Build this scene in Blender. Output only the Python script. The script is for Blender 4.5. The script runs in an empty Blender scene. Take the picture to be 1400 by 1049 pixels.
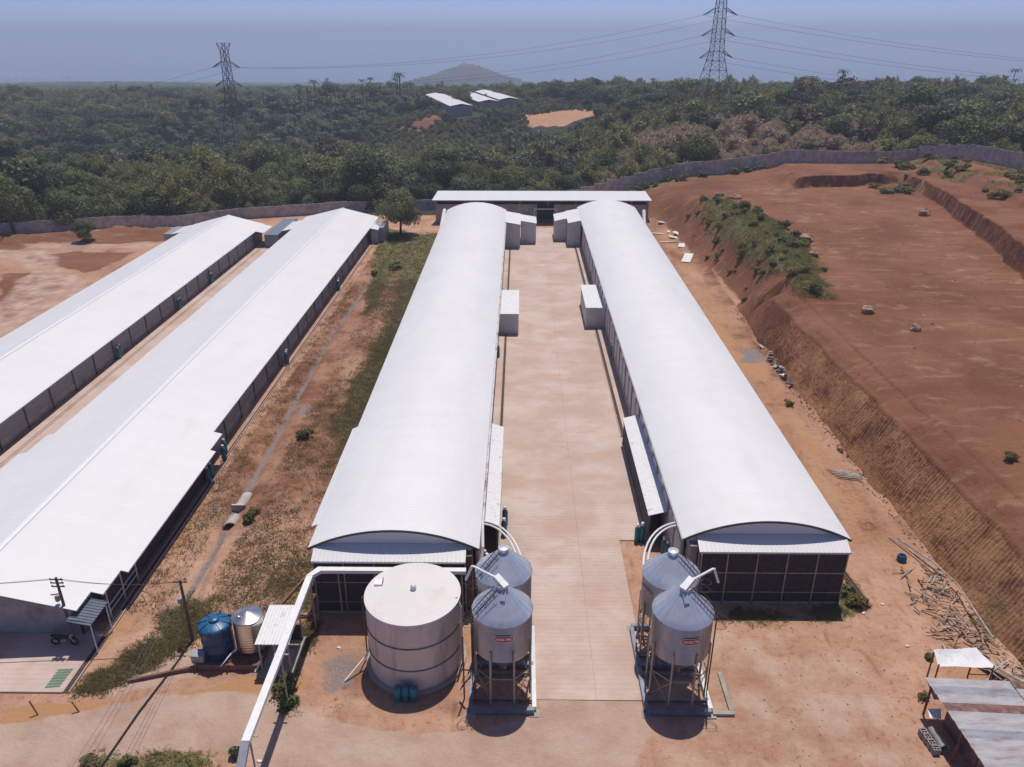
import bpy, bmesh, math, random
import numpy as np
from mathutils import Vector, Matrix
S = bpy.context.scene
COL = S.collection
R = math.radians
rnd = random.Random(7)

# ------------------------------------------------------------------ camera
FPX, CXP, CYP, CAMH = 1065.0, 700.0, 524.5, 38.0
PITCH = math.atan(480.5 / FPX)
YAW = R(0.5884)
cam = bpy.data.cameras.new('camera')
cam.sensor_fit = 'HORIZONTAL'; cam.sensor_width = 36.0; cam.lens = 36.0 * FPX / 1400.0
cam.clip_start = 0.5; cam.clip_end = 90000
camo = bpy.data.objects.new('camera', cam); COL.objects.link(camo)
camo.location = (0, 0, CAMH); camo.rotation_euler = (math.pi/2 - PITCH, 0, YAW)
S.camera = camo
S.render.resolution_x = 1024; S.render.resolution_y = 767

# ------------------------------------------------------------------ sky, sun, exposure
SUNV = Vector((-0.055, -0.30, -1.0)).normalized()
W = bpy.data.worlds.new('World'); S.world = W; W.use_nodes = True
wn = W.node_tree.nodes; wl = W.node_tree.links; wn.clear()
sky = wn.new('ShaderNodeTexSky'); sky.sky_type = 'NISHITA'; sky.sun_disc = False
sky.sun_elevation = R(73); sky.sun_rotation = R(10)
sky.altitude = 0; sky.air_density = 0.4; sky.dust_density = 0.65; sky.ozone_density = 3.0
tint = wn.new('ShaderNodeMix'); tint.data_type = 'RGBA'; tint.blend_type = 'MULTIPLY'; tint.inputs[0].default_value = 1
tint.inputs[7].default_value = (0.98, 0.955, 1.2, 1)
bg = wn.new('ShaderNodeBackground'); bg.inputs[1].default_value = 0.092
wo = wn.new('ShaderNodeOutputWorld')
wl.new(sky.outputs[0], tint.inputs[6]); wl.new(tint.outputs[2], bg.inputs[0]); wl.new(bg.outputs[0], wo.inputs[0])
sl = bpy.data.lights.new('sun', 'SUN'); sl.energy = 3.1; sl.angle = R(0.55); sl.color = (1.0, 0.94, 0.85)
so = bpy.data.objects.new('sun', sl); COL.objects.link(so)
so.rotation_euler = SUNV.to_track_quat('-Z', 'Y').to_euler(); so.location = (20, 100, 300)
S.view_settings.view_transform = 'Standard'; S.view_settings.look = 'None'
S.view_settings.exposure = 0.20; S.view_settings.gamma = 1.0; S.view_settings.use_curve_mapping = False
S.render.engine = 'CYCLES'
S.cycles.max_bounces = 5; S.cycles.diffuse_bounces = 2; S.cycles.glossy_bounces = 2; S.cycles.transmission_bounces = 2
S.cycles.volume_bounces = 1; S.cycles.transparent_max_bounces = 4
S.cycles.use_denoising = True
try: S.cycles.denoiser = 'OPENIMAGEDENOISE'
except Exception: pass
S.cycles.sample_clamp_indirect = 4.0

# ------------------------------------------------------------------ ground-plane geometry helper (metres)
_a = math.pi/2 - PITCH
_Rm = Matrix.Rotation(YAW, 3, 'Z') @ Matrix.Rotation(_a, 3, 'X')
_rt, _up, _fw = _Rm @ Vector((1,0,0)), _Rm @ Vector((0,1,0)), _Rm @ Vector((0,0,-1))
def G(px, py, z=0.0):
    d = _fw + _rt*((px-CXP)/FPX) - _up*((py-CYP)/FPX)
    t = (z-CAMH)/d.z
    return (t*d.x, t*d.y)

# ------------------------------------------------------------------ noise
def _hash(ix, iy, s):
    h = np.sin(ix*127.1 + iy*311.7 + s*74.7) * 43758.5453
    return h - np.floor(h)
def vnoise(x, y, s=0):
    x = np.asarray(x, float); y = np.asarray(y, float)
    ix = np.floor(x); iy = np.floor(y); fx = x-ix; fy = y-iy
    fx = fx*fx*(3-2*fx); fy = fy*fy*(3-2*fy)
    a = _hash(ix,iy,s); b = _hash(ix+1,iy,s); c = _hash(ix,iy+1,s); d = _hash(ix+1,iy+1,s)
    return a+(b-a)*fx+(c-a)*fy+(a-b-c+d)*fx*fy
def fbm(x, y, o=4, s=0):
    v = 0; a = 0.5; t = 0
    for i in range(o):
        v = v + a*vnoise(np.asarray(x)*2**i, np.asarray(y)*2**i, s+i*13); t += a; a *= 0.5
    return v/t
def sst(a, b, x):
    t = np.clip((np.asarray(x, float)-a)/(b-a), 0, 1); return t*t*(3-2*t)
def poly_sd(x, y, poly):
    """signed distance, positive inside"""
    x = np.asarray(x, float); y = np.asarray(y, float)
    d = np.full(x.shape, 1e9); ins = np.zeros(x.shape, bool); n = len(poly)
    for i in range(n):
        ax, ay = poly[i]; bx, by = poly[(i+1) % n]
        ex, ey = bx-ax, by-ay; L = ex*ex+ey*ey+1e-9
        t = np.clip(((x-ax)*ex+(y-ay)*ey)/L, 0, 1)
        d = np.minimum(d, np.hypot(x-ax-t*ex, y-ay-t*ey))
        c = ((ay > y) != (by > y))
        with np.errstate(divide='ignore', invalid='ignore'):
            xi = ax+(y-ay)*(bx-ax)/(by-ay if by != ay else 1e-9)
        ins ^= (c & (x < xi))
    return np.where(ins, d, -d)
def gp(pts, z=0.0): return [G(a, b, z) for a, b in pts]

# ------------------------------------------------------------------ terrain height
PIT = [(52,40),(60,176),(66,178.5),(74,178.8),(80,181.5),(88,182.5),(85,160),(79,130),(73,109),(62,70),(60,40)]
MOUND = [(36.5,160),(43,161),(47,142),(46,120),(41.5,100),(38.5,100),(36.8,118),(36.2,140)]
def toe_x(y):   return np.interp(y, [0,60,90,110,125,145,162,172], [33.2,32.9,32.3,32.9,32.6,31.2,30.3,29.5])
def crest_w(y): return np.interp(y, [0,100,118,140,165], [5.0,5.0,6.5,8.0,7.0])
def T(x, y, rough=True):
    x = np.asarray(x, float); y = np.asarray(y, float)
    x, y = np.broadcast_arrays(x, y)
    near = 1-sst(215, 330, y)
    # --- right plateau
    hp = np.interp(y, [0,120,200,320,480,620], [5.7,5.9,6.6,7.0,2.0,-6.0])
    t = (x-toe_x(y))/crest_w(y)
    ramp = np.clip(t, 0, 1)
    ramp = np.where(y > 108, sst(0, 1, ramp), np.where(t > 0.62, sst(0.62, 1.0, t), 0))   # the cut bank itself is a mesh of its own
    k = sst(163, 178, y)
    backramp = sst(2, 44, x)
    ramp = ramp*(1-k) + backramp*k
    pd = poly_sd(x, y, PIT)
    terr = np.where((y > 60), sst(56-np.clip(y-182,0,20)*0.9, 62+np.clip(y-182,0,20)*1.3, x)*sst(166, 178, y) + sst(62, 70, x)*sst(60, 80, y), 0)
    terr = np.clip(terr, 0, 1)*np.interp(y, [60,110,150,178], [3.6,3.6,3.0,2.4])
    z_r = hp*ramp + terr*(1-sst(-0.7, 0.5, pd))*ramp*near
    up = sst(0, 1.6, (x - np.interp(y, [90,130,160,195,215], [78,88,93,97,99])))*sst(80,110,y)*(1-sst(205,222,y))
    z_r = z_r + 1.3*up
    md = poly_sd(x, y, MOUND)
    z_r = z_r + 1.3*sst(-1.5, 4.0, md)*(0.6+0.8*fbm(x*0.2, y*0.2, 3, 5))
    # --- left and centre land falling into the valley
    lf = 1-sst(-190, -40, x)
    z_l = np.interp(y, [0,180,230,330,420,560,700], [0,0,-4,-14,-20,-13,-19])
    z_c = np.interp(y, [0,180,240,330,400,450,560,640,700], [0,0,-6,-13,-15,-5,-4,-9,-15])
    u = (x+300)*0.62 + (y-300)*(-0.78)      # trough running towards the right, away
    z_l = z_l - 12*np.exp(-(u/55.0)**2)*sst(230, 320, y)*(1-sst(560,700,y))
    z_lc = z_l*lf + z_c*(1-lf)
    rw = sst(-5, 70, x)*sst(170, 260, y)
    far_r = hp*0.95
    zz = np.where(y < 215, np.where(x > 0, z_r, 0)+np.where(x <= 0, z_lc, z_lc*(1-sst(0,40,x))), 0)
    z_far = z_lc*(1-rw) + far_r*rw
    b = sst(190, 240, y)
    z = zz*(1-b) + z_far*b
    # --- slope to the coast
    c = sst(560, 950, y)
    z = z*(1-c) + (-(0.0518*y-17.0) + 14*(fbm(x/420., y/420., 3, 3)-0.6)*sst(700,1500,y))*c
    # conical hill
    z = z + 82*np.clip(1-np.hypot((x+188)/240., (y-3000)/340.), 0, 1)**1.05
    z = z + 14*np.exp(-(((x+1150)/420.)**2+((y-2300)/300.)**2))
    # fbm relief
    if rough:
        z = z + (6.0+9.0*(1-sst(-110,-40,x)))*(fbm(x/95., y/95., 3, 9)-0.5)*sst(215, 320, y)*(1-c)
        hard = np.maximum.reduce([(x > -16.5)&(x < 25.5)&(y > np.where((x>-3)&(x<11), 38.5, 30))&(y < 176), (x > -68)&(x < -27.2)&(y > 34)&(y < 166), (x>-22)&(x<-13.5)&(y>36)&(y<43)]).astype(float)
        loc = (0.16*(fbm(x/2.2, y/2.2, 4, 21)-0.5) + 0.22*(fbm(x/7., y/7., 2, 4)-0.5))*near
        edge = 1-hard
        z = z + loc*edge*(0.5+0.9*sst(26, 34, x)) - 0.03*hard*near
        # drainage ditch between the sheds
        dx = x-np.interp(y, [30,41,55,62,82,100,125,145,160], [-24.8,-24.6,-24.6,-24.8,-25.5,-26.0,-25.1,-25.0,-25])
        z = z - 0.45*np.exp(-(dx/0.55)**2)*(y > 38)*(y < 152)
        dt = x-(toe_x(y)-0.45+0.3*(fbm(y/4, 0*y, 2, 14)-0.5)); z = z - 0.55*np.exp(-(dt/0.32)**2)*sst(54,60,y)*(1-sst(98,106,y))
        # slight rise towards the house, spoil heaps on the left
        z = z + 0.5*np.exp(-((x+20)/2.6)**2)*sst(44,60,y)*(1-sst(140,160,y))*(0.4+fbm(x/6.,y/6.,2,8))
        for hx, hy, hw, hd, hh in [(-74,158.5,9,2.2,1.3),(-91,156,6,2.4,1.1),(-103,152,7,3,1.5),(-83,160,4,2,1.0)]:
            z = z + hh*np.exp(-(((x-hx)/hw)**2+((y-hy)/hd)**2))*(0.6+0.8*fbm(x,y,2,3))
    return z
def Tz(x, y): return float(T(np.array([x]), np.array([y]))[0])

# ------------------------------------------------------------------ materials
MATS = {}
def newmat(name):
    m = bpy.data.materials.new(name); m.use_nodes = True
    nt = m.node_tree; nt.nodes.clear()
    o = nt.nodes.new('ShaderNodeOutputMaterial'); b = nt.nodes.new('ShaderNodeBsdfPrincipled')
    nt.links.new(b.outputs[0], o.inputs[0]); MATS[name] = m
    return m, nt, b
def N(nt, kind, **kw):
    n = nt.nodes.new(kind)
    for k, v in kw.items(): setattr(n, k, v)
    return n
def mixc(nt, fac, a, b, blend='MIX'):
    n = N(nt, 'ShaderNodeMix', data_type='RGBA', blend_type=blend)
    for sock, v in ((n.inputs[0], fac), (n.inputs[6], a), (n.inputs[7], b)):
        if isinstance(v, (int, float)): sock.default_value = v
        elif isinstance(v, tuple): sock.default_value = v if len(v) == 4 else v+(1,)
        else: nt.links.new(v, sock)
    return n.outputs[2]
def noise(nt, vec, scale, detail=4, rough=0.55):
    n = N(nt, 'ShaderNodeTexNoise'); n.inputs['Scale'].default_value = scale; n.inputs['Detail'].default_value = detail
    n.inputs['Roughness'].default_value = rough
    if vec is not None: nt.links.new(vec, n.inputs['Vector'])
    return n.outputs['Fac']
def ramp(nt, v, a, b):
    n = N(nt, 'ShaderNodeMapRange', interpolation_type='SMOOTHSTEP'); n.inputs[1].default_value = a; n.inputs[2].default_value = b
    nt.links.new(v, n.inputs[0]); return n.outputs[0]
def math2(nt, op, a, b):
    n = N(nt, 'ShaderNodeMath', operation=op)
    for i, v in enumerate((a, b)):
        if isinstance(v, (int, float)): n.inputs[i].default_value = v
        else: nt.links.new(v, n.inputs[i])
    return n.outputs[0]
def scaled(nt, vec, s):
    n = N(nt, 'ShaderNodeVectorMath', operation='MULTIPLY'); nt.links.new(vec, n.inputs[0]); n.inputs[1].default_value = s; return n.outputs[0]
def mat(name, col, rough=0.7, metal=0.0, var=0.18, scale=2.0, dirt=None, dscale=0.8, damt=0.5, bump=0.0, bscale=20, stretch=(1,1,1)):
    m, nt, b = newmat(name)
    pos = N(nt, 'ShaderNodeNewGeometry').outputs['Position']
    v = scaled(nt, pos, stretch) if stretch != (1,1,1) else pos
    f = noise(nt, v, scale)
    lo = tuple(c*(1-var) for c in col); hi = tuple(min(1, c*(1+var)) for c in col)
    c = mixc(nt, ramp(nt, f, 0.3, 0.7), lo, hi)
    if dirt:
        d = noise(nt, v, dscale, 6, 0.65)
        c = mixc(nt, ramp(nt, d, 0.62-damt*0.3, 0.80-damt*0.15), c, dirt)
    nt.links.new(c, b.inputs['Base Color'])
    b.inputs['Roughness'].default_value = rough; b.inputs['Metallic'].default_value = metal
    if bump:
        bn = N(nt, 'ShaderNodeBump'); bn.inputs['Strength'].default_value = bump; bn.inputs['Distance'].default_value = 0.03
        nt.links.new(noise(nt, pos, bscale, 5), bn.inputs['Height']); nt.links.new(bn.outputs[0], b.inputs['Normal'])
    return m

mat('white_roof', (0.735,0.73,0.73), 0.5, 0, 0.02, 0.35, dirt=(0.685,0.675,0.67), dscale=0.25, damt=0.3, stretch=(1,0.35,1))
mat('pale_roof', (0.71,0.705,0.72), 0.5, 0, 0.02, 0.35, dirt=(0.67,0.665,0.68), dscale=0.22, damt=0.3, stretch=(1,0.35,1))
def sheet_tone(name, amt=0.03, wdt=1.02):
    nt = MATS[name].node_tree; b = [n for n in nt.nodes if n.type == 'BSDF_PRINCIPLED'][0]
    src = b.inputs['Base Color'].links[0].from_socket; g = N(nt, 'ShaderNodeNewGeometry'); sp = N(nt, 'ShaderNodeSeparateXYZ'); nt.links.new(g.outputs['Position'], sp.inputs[0])
    fl = math2(nt, 'FLOOR', math2(nt, 'DIVIDE', sp.outputs[1], wdt), 0.0); wn_ = N(nt, 'ShaderNodeTexWhiteNoise', noise_dimensions='2D')
    fx = math2(nt, 'FLOOR', math2(nt, 'DIVIDE', sp.outputs[0], 6.1), 0.0); cb = N(nt, 'ShaderNodeCombineXYZ'); nt.links.new(fl, cb.inputs[0]); nt.links.new(fx, cb.inputs[1]); nt.links.new(cb.outputs[0], wn_.inputs['Vector'])
    st_n = noise(nt, scaled(nt, g.outputs['Position'], (0.25,3.0,1.0)), 0.8, 5, 0.7)
    k = math2(nt, 'ADD', math2(nt, 'MULTIPLY', wn_.outputs[0], amt), math2(nt, 'MULTIPLY', ramp(nt, st_n, 0.5, 0.75), 0.025))
    nt.links.new(mixc(nt, k, src, (0.20,0.18,0.16)), b.inputs['Base Color'])
sheet_tone('white_roof'); sheet_tone('pale_roof')
mat('ridge_white', (0.76,0.77,0.80), 0.45, 0, 0.03)
mat('grey_wall', (0.33,0.325,0.34), 0.85, 0, 0.12, 1.2, dirt=(0.22,0.19,0.17), dscale=0.7, damt=0.5, bump=0.2)
mat('white_panel', (0.55,0.55,0.56), 0.6, 0, 0.06, 0.8, dirt=(0.40,0.37,0.34), dscale=1.2, damt=0.3)
mat('block_wall', (0.46,0.43,0.395), 0.9, 0, 0.2, 0.9, dirt=(0.27,0.25,0.24), dscale=0.6, damt=0.55, bump=0.4)
mat('concrete_wall', (0.36,0.335,0.30), 0.88, 0, 0.14, 0.8, dirt=(0.22,0.19,0.165), dscale=0.5, damt=0.5, bump=0.3)
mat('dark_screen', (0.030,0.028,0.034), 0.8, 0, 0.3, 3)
mat('dark_post', (0.06,0.06,0.07), 0.6, 0, 0.2, 3)
mat('steel_post', (0.30,0.29,0.29), 0.5, 0.5, 0.2, 3, dirt=(0.22,0.11,0.06), dscale=2.0, damt=0.3)
mat('rust_post', (0.20,0.10,0.06), 0.85, 0.1, 0.35, 4)
mat('curtain', (0.28,0.275,0.30), 0.8, 0, 0.1, 1.0, dirt=(0.2,0.18,0.17), dscale=1.0, damt=0.4)
mat('galv', (0.60,0.645,0.715), 0.36, 0.55, 0.08, 1.2, dirt=(0.53,0.55,0.59), dscale=1.2, damt=0.4)
mat('galv_body', (0.46,0.445,0.445), 0.36, 0.85, 0.10, 1.2, dirt=(0.37,0.33,0.30), dscale=0.9, damt=0.5, stretch=(2,2,0.5))
mat('blue_steel', (0.20,0.235,0.295), 0.5, 0.4, 0.2, 2, dirt=(0.25,0.19,0.15), dscale=2, damt=0.35)
mat('bright_steel', (0.70,0.71,0.72), 0.35, 0.6, 0.1, 2)
mat('bin_leg', (0.38,0.34,0.30), 0.5, 0.6, 0.2, 2, dirt=(0.30,0.20,0.13), dscale=2, damt=0.4)
mat('white_pipe', (0.78,0.78,0.78), 0.45, 0, 0.05, 2, dirt=(0.55,0.5,0.45), dscale=1.5, damt=0.2)
mat('rusty_white', (0.66,0.64,0.64), 0.5, 0, 0.08, 2, dirt=(0.30,0.13,0.07), dscale=0.55, damt=0.55)
mat('tank_beige', (0.66,0.575,0.495), 0.62, 0, 0.06, 0.6, dirt=(0.40,0.35,0.31), dscale=0.7, damt=0.4, stretch=(2,2,0.4))
mat('tank_top', (0.70,0.665,0.64), 0.6, 0, 0.03, 0.4, dirt=(0.60,0.55,0.51), dscale=0.5, damt=0.3)
mat('tank_ring', (0.17,0.145,0.13), 0.7, 0, 0.2, 3)
mat('teal', (0.012,0.17,0.22), 0.42, 0, 0.25, 3, dirt=(0.03,0.10,0.12), dscale=3, damt=0.4)
mat('blue_tank', (0.006,0.045,0.12), 0.33, 0, 0.15, 1.5, dirt=(0.012,0.06,0.14), dscale=2, damt=0.4)
mat('blue_lid', (0.012,0.105,0.23), 0.4, 0, 0.12, 2)
mat('stainless', (0.66,0.64,0.61), 0.28, 0.95, 0.08, 1.0)
mat('red_sign', (0.42,0.018,0.025), 0.45, 0, 0.08, 3)
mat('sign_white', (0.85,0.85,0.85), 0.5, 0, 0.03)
mat('canopy_blue', (0.10,0.125,0.17), 0.45, 0.1, 0.1, 2)
mat('drain_mud', (0.075,0.048,0.036), 0.9, 0, 0.3, 2)
mat('rubber', (0.02,0.02,0.02), 0.8, 0, 0.2, 4)
mat('bike_black', (0.025,0.025,0.03), 0.35, 0.2, 0.2, 5)
mat('wood_pole', (0.12,0.10,0.085), 0.9, 0, 0.25, 3)
mat('plank', (0.30,0.215,0.16), 0.9, 0, 0.45, 1.1, dirt=(0.13,0.095,0.07), dscale=1.5, damt=0.55)
mat('grey_plank', (0.40,0.36,0.33), 0.9, 0, 0.3, 1.4, dirt=(0.22,0.17,0.14), dscale=1.8, damt=0.5)
mat('white_sheet', (0.74,0.74,0.75), 0.55, 0, 0.06, 1.5, dirt=(0.5,0.44,0.40), dscale=1.5, damt=0.3)
mat('rust_sheet', (0.20,0.10,0.085), 0.8, 0.1, 0.3, 1.5, dirt=(0.34,0.27,0.25), dscale=2.0, damt=0.5)
mat('zinc_sheet', (0.44,0.42,0.44), 0.55, 0.25, 0.14, 1.2, dirt=(0.33,0.24,0.20), dscale=1.3, damt=0.45, stretch=(0.5,2,1))
mat('zinc_blue', (0.33,0.34,0.39), 0.55, 0.25, 0.14, 1.2, dirt=(0.25,0.20,0.18), dscale=1.3, damt=0.45, stretch=(0.5,2,1))
mat('boulder', (0.36,0.245,0.17), 0.95, 0, 0.3, 1.5, dirt=(0.20,0.11,0.075), dscale=1.2, damt=0.6, bump=0.6, bscale=5)
mat('pylon_steel', (0.10,0.11,0.125), 0.6, 0.4, 0.1, 1)
mat('wire', (0.10,0.11,0.13), 0.6, 0, 0.05)
mat('hollow_block', (0.30,0.28,0.27), 0.95, 0, 0.15, 3, bump=0.3)
mat('blue_plastic', (0.015,0.06,0.16), 0.4, 0, 0.2, 3)
mat('green_wire', (0.10,0.34,0.24), 0.6, 0, 0.2, 3)
mat('brick', (0.20,0.10,0.075), 0.9, 0, 0.25, 2, bump=0.3)
mat('trunk', (0.075,0.06,0.048), 0.95, 0, 0.3, 1.5)

def soil_mat():
    m, nt, b = newmat('soil')
    pos = N(nt, 'ShaderNodeNewGeometry').outputs['Position']
    a1 = N(nt, 'ShaderNodeAttribute', attribute_name='mask'); a2 = N(nt, 'ShaderNodeAttribute', attribute_name='maskb')
    s1 = N(nt, 'ShaderNodeSeparateColor'); nt.links.new(a1.outputs['Color'], s1.inputs[0])
    s2 = N(nt, 'ShaderNodeSeparateColor'); nt.links.new(a2.outputs['Color'], s2.inputs[0])
    n1 = noise(nt, pos, 0.35, 8, 0.62); n2 = noise(nt, pos, 2.2, 8, 0.65); n3 = noise(nt, pos, 0.09, 5, 0.6); n4 = noise(nt, pos, 9.0, 5, 0.7)
    c = mixc(nt, ramp(nt, n1, 0.3, 0.7), (0.43,0.235,0.15), (0.58,0.36,0.255))
    c = mixc(nt, math2(nt, 'MULTIPLY', ramp(nt, n2, 0.50, 0.72), 0.55), c, (0.53,0.37,0.27))
    c = mixc(nt, math2(nt, 'MULTIPLY', ramp(nt, n2, 0.47, 0.30), 0.65), c, (0.25,0.125,0.07))
    c = mixc(nt, math2(nt, 'MULTIPLY', ramp(nt, n3, 0.48, 0.70), 0.5), c, (0.33,0.165,0.09))
    n5 = noise(nt, scaled(nt, pos, (1.0,0.22,1.0)), 1.1, 6, 0.65)
    c = mixc(nt, math2(nt, 'MULTIPLY', ramp(nt, n5, 0.54, 0.70), 0.5), c, (0.24,0.115,0.065))
    c = mixc(nt, math2(nt, 'MULTIPLY', ramp(nt, n4, 0.58, 0.72), 0.35), c, (0.60,0.42,0.30))
    def lay(c, fac, col, amp=0.55, nz=n2, lo=0.35, hi=0.65):
        f = math2(nt, 'ADD', fac, math2(nt, 'MULTIPLY', math2(nt, 'SUBTRACT', nz, 0.5), amp*2))
        f = ramp(nt, f, lo, hi)
        f = math2(nt, 'MULTIPLY', f, ramp(nt, fac, 0.0, 0.06))
        return mixc(nt, f, c, col)
    # red brown cut earth
    strk = noise(nt, scaled(nt, pos, (0.18, 0.75, 0.5)), 0.9, 8, 0.68)
    red = mixc(nt, ramp(nt, n3, 0.32, 0.68), (0.178,0.073,0.040), (0.262,0.120,0.068))
    red = mixc(nt, math2(nt, 'MULTIPLY', ramp(nt, strk, 0.52, 0.70), 0.75), red, (0.37,0.20,0.13))
    red = mixc(nt, math2(nt, 'MULTIPLY', ramp(nt, n2, 0.45, 0.28), 0.65), red, (0.085,0.042,0.030))
    red = mixc(nt, math2(nt, 'MULTIPLY', ramp(nt, n4, 0.56, 0.70), 0.6), red, (0.33,0.20,0.145))
    red = mixc(nt, math2(nt, 'MULTIPLY', ramp(nt, n4, 0.44, 0.32), 0.5), red, (0.085,0.038,0.024))
    c = lay(c, s1.outputs[0], red, 0.35, n1)
    # orange sand
    c = lay(c, s2.outputs[1], (0.47,0.255,0.13), 0.4)
    # pale concrete dust
    pale = mixc(nt, ramp(nt, n1, 0.3, 0.7), (0.435,0.29,0.22), (0.55,0.40,0.32))
    pale = mixc(nt, math2(nt, 'MULTIPLY', ramp(nt, n2, 0.56, 0.72), 0.4), pale, (0.54,0.41,0.345))
    c = lay(c, s1.outputs[2], pale, 0.28, n1)
    # grey gravel
    gr = mixc(nt, ramp(nt, n4, 0.35, 0.65), (0.19,0.16,0.155), (0.31,0.265,0.255))
    c = lay(c, s2.outputs[2], gr, 0.4)
    # grass and dry weeds
    gc = mixc(nt, ramp(nt, n1, 0.35, 0.65), (0.19,0.145,0.07), (0.125,0.128,0.048))
    gc = mixc(nt, ramp(nt, n4, 0.45, 0.7), gc, (0.25,0.18,0.095))
    c = lay(c, s1.outputs[1], gc, 0.75, n2)
    # forest floor
    c = lay(c, s2.outputs[0], (0.045,0.05,0.022), 0.25, n1)
    nt.links.new(c, b.inputs['Base Color']); b.inputs['Roughness'].default_value = 0.95
    b.inputs['Specular IOR Level'].default_value = 0.15
    bn = N(nt, 'ShaderNodeBump'); bn.inputs['Strength'].default_value = 0.85; bn.inputs['Distance'].default_value = 0.22
    hsum = math2(nt, 'ADD', n2, math2(nt, 'MULTIPLY', n4, 0.35))
    nt.links.new(hsum, bn.inputs['Height']); nt.links.new(bn.outputs[0], b.inputs['Normal'])
    return m
soil_mat()

def yard_mat():
    m, nt, b = newmat('yard_concrete')
    pos = N(nt, 'ShaderNodeNewGeometry').outputs['Position']
    n1 = noise(nt, pos, 0.16, 8, 0.6); n2 = noise(nt, pos, 1.3, 8, 0.65)
    n3 = noise(nt, scaled(nt, pos, (0.30, 1.0, 1.0)), 0.9, 8, 0.72)
    n4 = noise(nt, scaled(nt, pos, (0.35, 0.6, 1)), 0.42, 8, 0.65)
    c = mixc(nt, ramp(nt, n1, 0.32, 0.66), (0.475,0.35,0.29), (0.59,0.47,0.415))
    c = mixc(nt, math2(nt, 'MULTIPLY', ramp(nt, n4, 0.46, 0.62), 0.7), c, (0.49,0.325,0.245))
    c = mixc(nt, math2(nt, 'MULTIPLY', ramp(nt, n3, 0.54, 0.66), 0.42), c, (0.41,0.31,0.28))
    c = mixc(nt, math2(nt, 'MULTIPLY', ramp(nt, n2, 0.58, 0.72), 0.35), c, (0.66,0.57,0.54))
    c = mixc(nt, math2(nt, 'MULTIPLY', ramp(nt, n4, 0.36, 0.24), 0.6), c, (0.36,0.31,0.30))
    w = N(nt, 'ShaderNodeTexWave', bands_direction='Y'); w.inputs['Scale'].default_value = 0.75; w.inputs['Distortion'].default_value = 0.35
    w.inputs['Detail'].default_value = 2; w.inputs['Detail Scale'].default_value = 1.5
    nt.links.new(pos, w.inputs['Vector'])
    g = math2(nt, 'MULTIPLY', ramp(nt, w.outputs['Fac'], 0.72, 0.95), ramp(nt, n2, 0.35, 0.6))
    c = mixc(nt, math2(nt, 'MULTIPLY', g, 0.2), c, (0.29,0.20,0.16))
    nt.links.new(c, b.inputs['Base Color']); b.inputs['Roughness'].default_value = 0.9
    bn = N(nt, 'ShaderNodeBump'); bn.inputs['Strength'].default_value = 0.3; bn.inputs['Distance'].default_value = 0.02
    nt.links.new(math2(nt, 'SUBTRACT', n2, g), bn.inputs['Height']); nt.links.new(bn.outputs[0], b.inputs['Normal'])
yard_mat()

def leaf_mat(name, lo, hi, trans=0.25):
    m, nt, b = newmat(name)
    oi = N(nt, 'ShaderNodeObjectInfo'); pos = N(nt, 'ShaderNodeNewGeometry')
    c = mixc(nt, oi.outputs['Random'], lo, hi)
    f = noise(nt, pos.outputs['Position'], 0.9, 3)
    c = mixc(nt, math2(nt, 'MULTIPLY', ramp(nt, f, 0.35, 0.75), 0.45), c, tuple(min(1, (a+b_)/2*1.35) for a, b_ in zip(lo, hi)))
    nt.links.new(c, b.inputs['Base Color']); b.inputs['Roughness'].default_value = 0.55
    b.inputs['Specular IOR Level'].default_value = 0.3
    tr = N(nt, 'ShaderNodeBsdfTranslucent'); nt.links.new(c, tr.inputs[0])
    mx = N(nt, 'ShaderNodeMixShader'); mx.inputs[0].default_value = trans
    nt.links.new(b.outputs[0], mx.inputs[1]); nt.links.new(tr.outputs[0], mx.inputs[2])
    nt.links.new(mx.outputs[0], [n for n in nt.nodes if n.type == 'OUTPUT_MATERIAL'][0].inputs[0])
leaf_mat('leaf_dark', (0.022, 0.036, 0.011), (0.07, 0.094, 0.026))
leaf_mat('leaf_mid', (0.07, 0.095, 0.025), (0.195, 0.205, 0.06))
leaf_mat('leaf_yellow', (0.185, 0.185, 0.056), (0.3, 0.28, 0.1))
leaf_mat('leaf_dry', (0.36,0.26,0.175), (0.50,0.375,0.26), 0.4)
leaf_mat('leaf_brown', (0.1, 0.062, 0.048), (0.16, 0.1, 0.075))
leaf_mat('leaf_palm', (0.04,0.055,0.022), (0.08,0.095,0.04))
leaf_mat('weed', (0.14, 0.145, 0.045), (0.24, 0.215, 0.08), 0.5)
leaf_mat('shrub_leaf', (0.08, 0.105, 0.032), (0.16, 0.175, 0.055))
leaf_mat('straw', (0.22,0.155,0.085), (0.34,0.25,0.14), 0.5)

def sea_mat():
    m, nt, b = newmat('sea_water')
    b.inputs['Base Color'].default_value = (0.06,0.15,0.33,1); b.inputs['Roughness'].default_value = 0.25
sea_mat()

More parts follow.
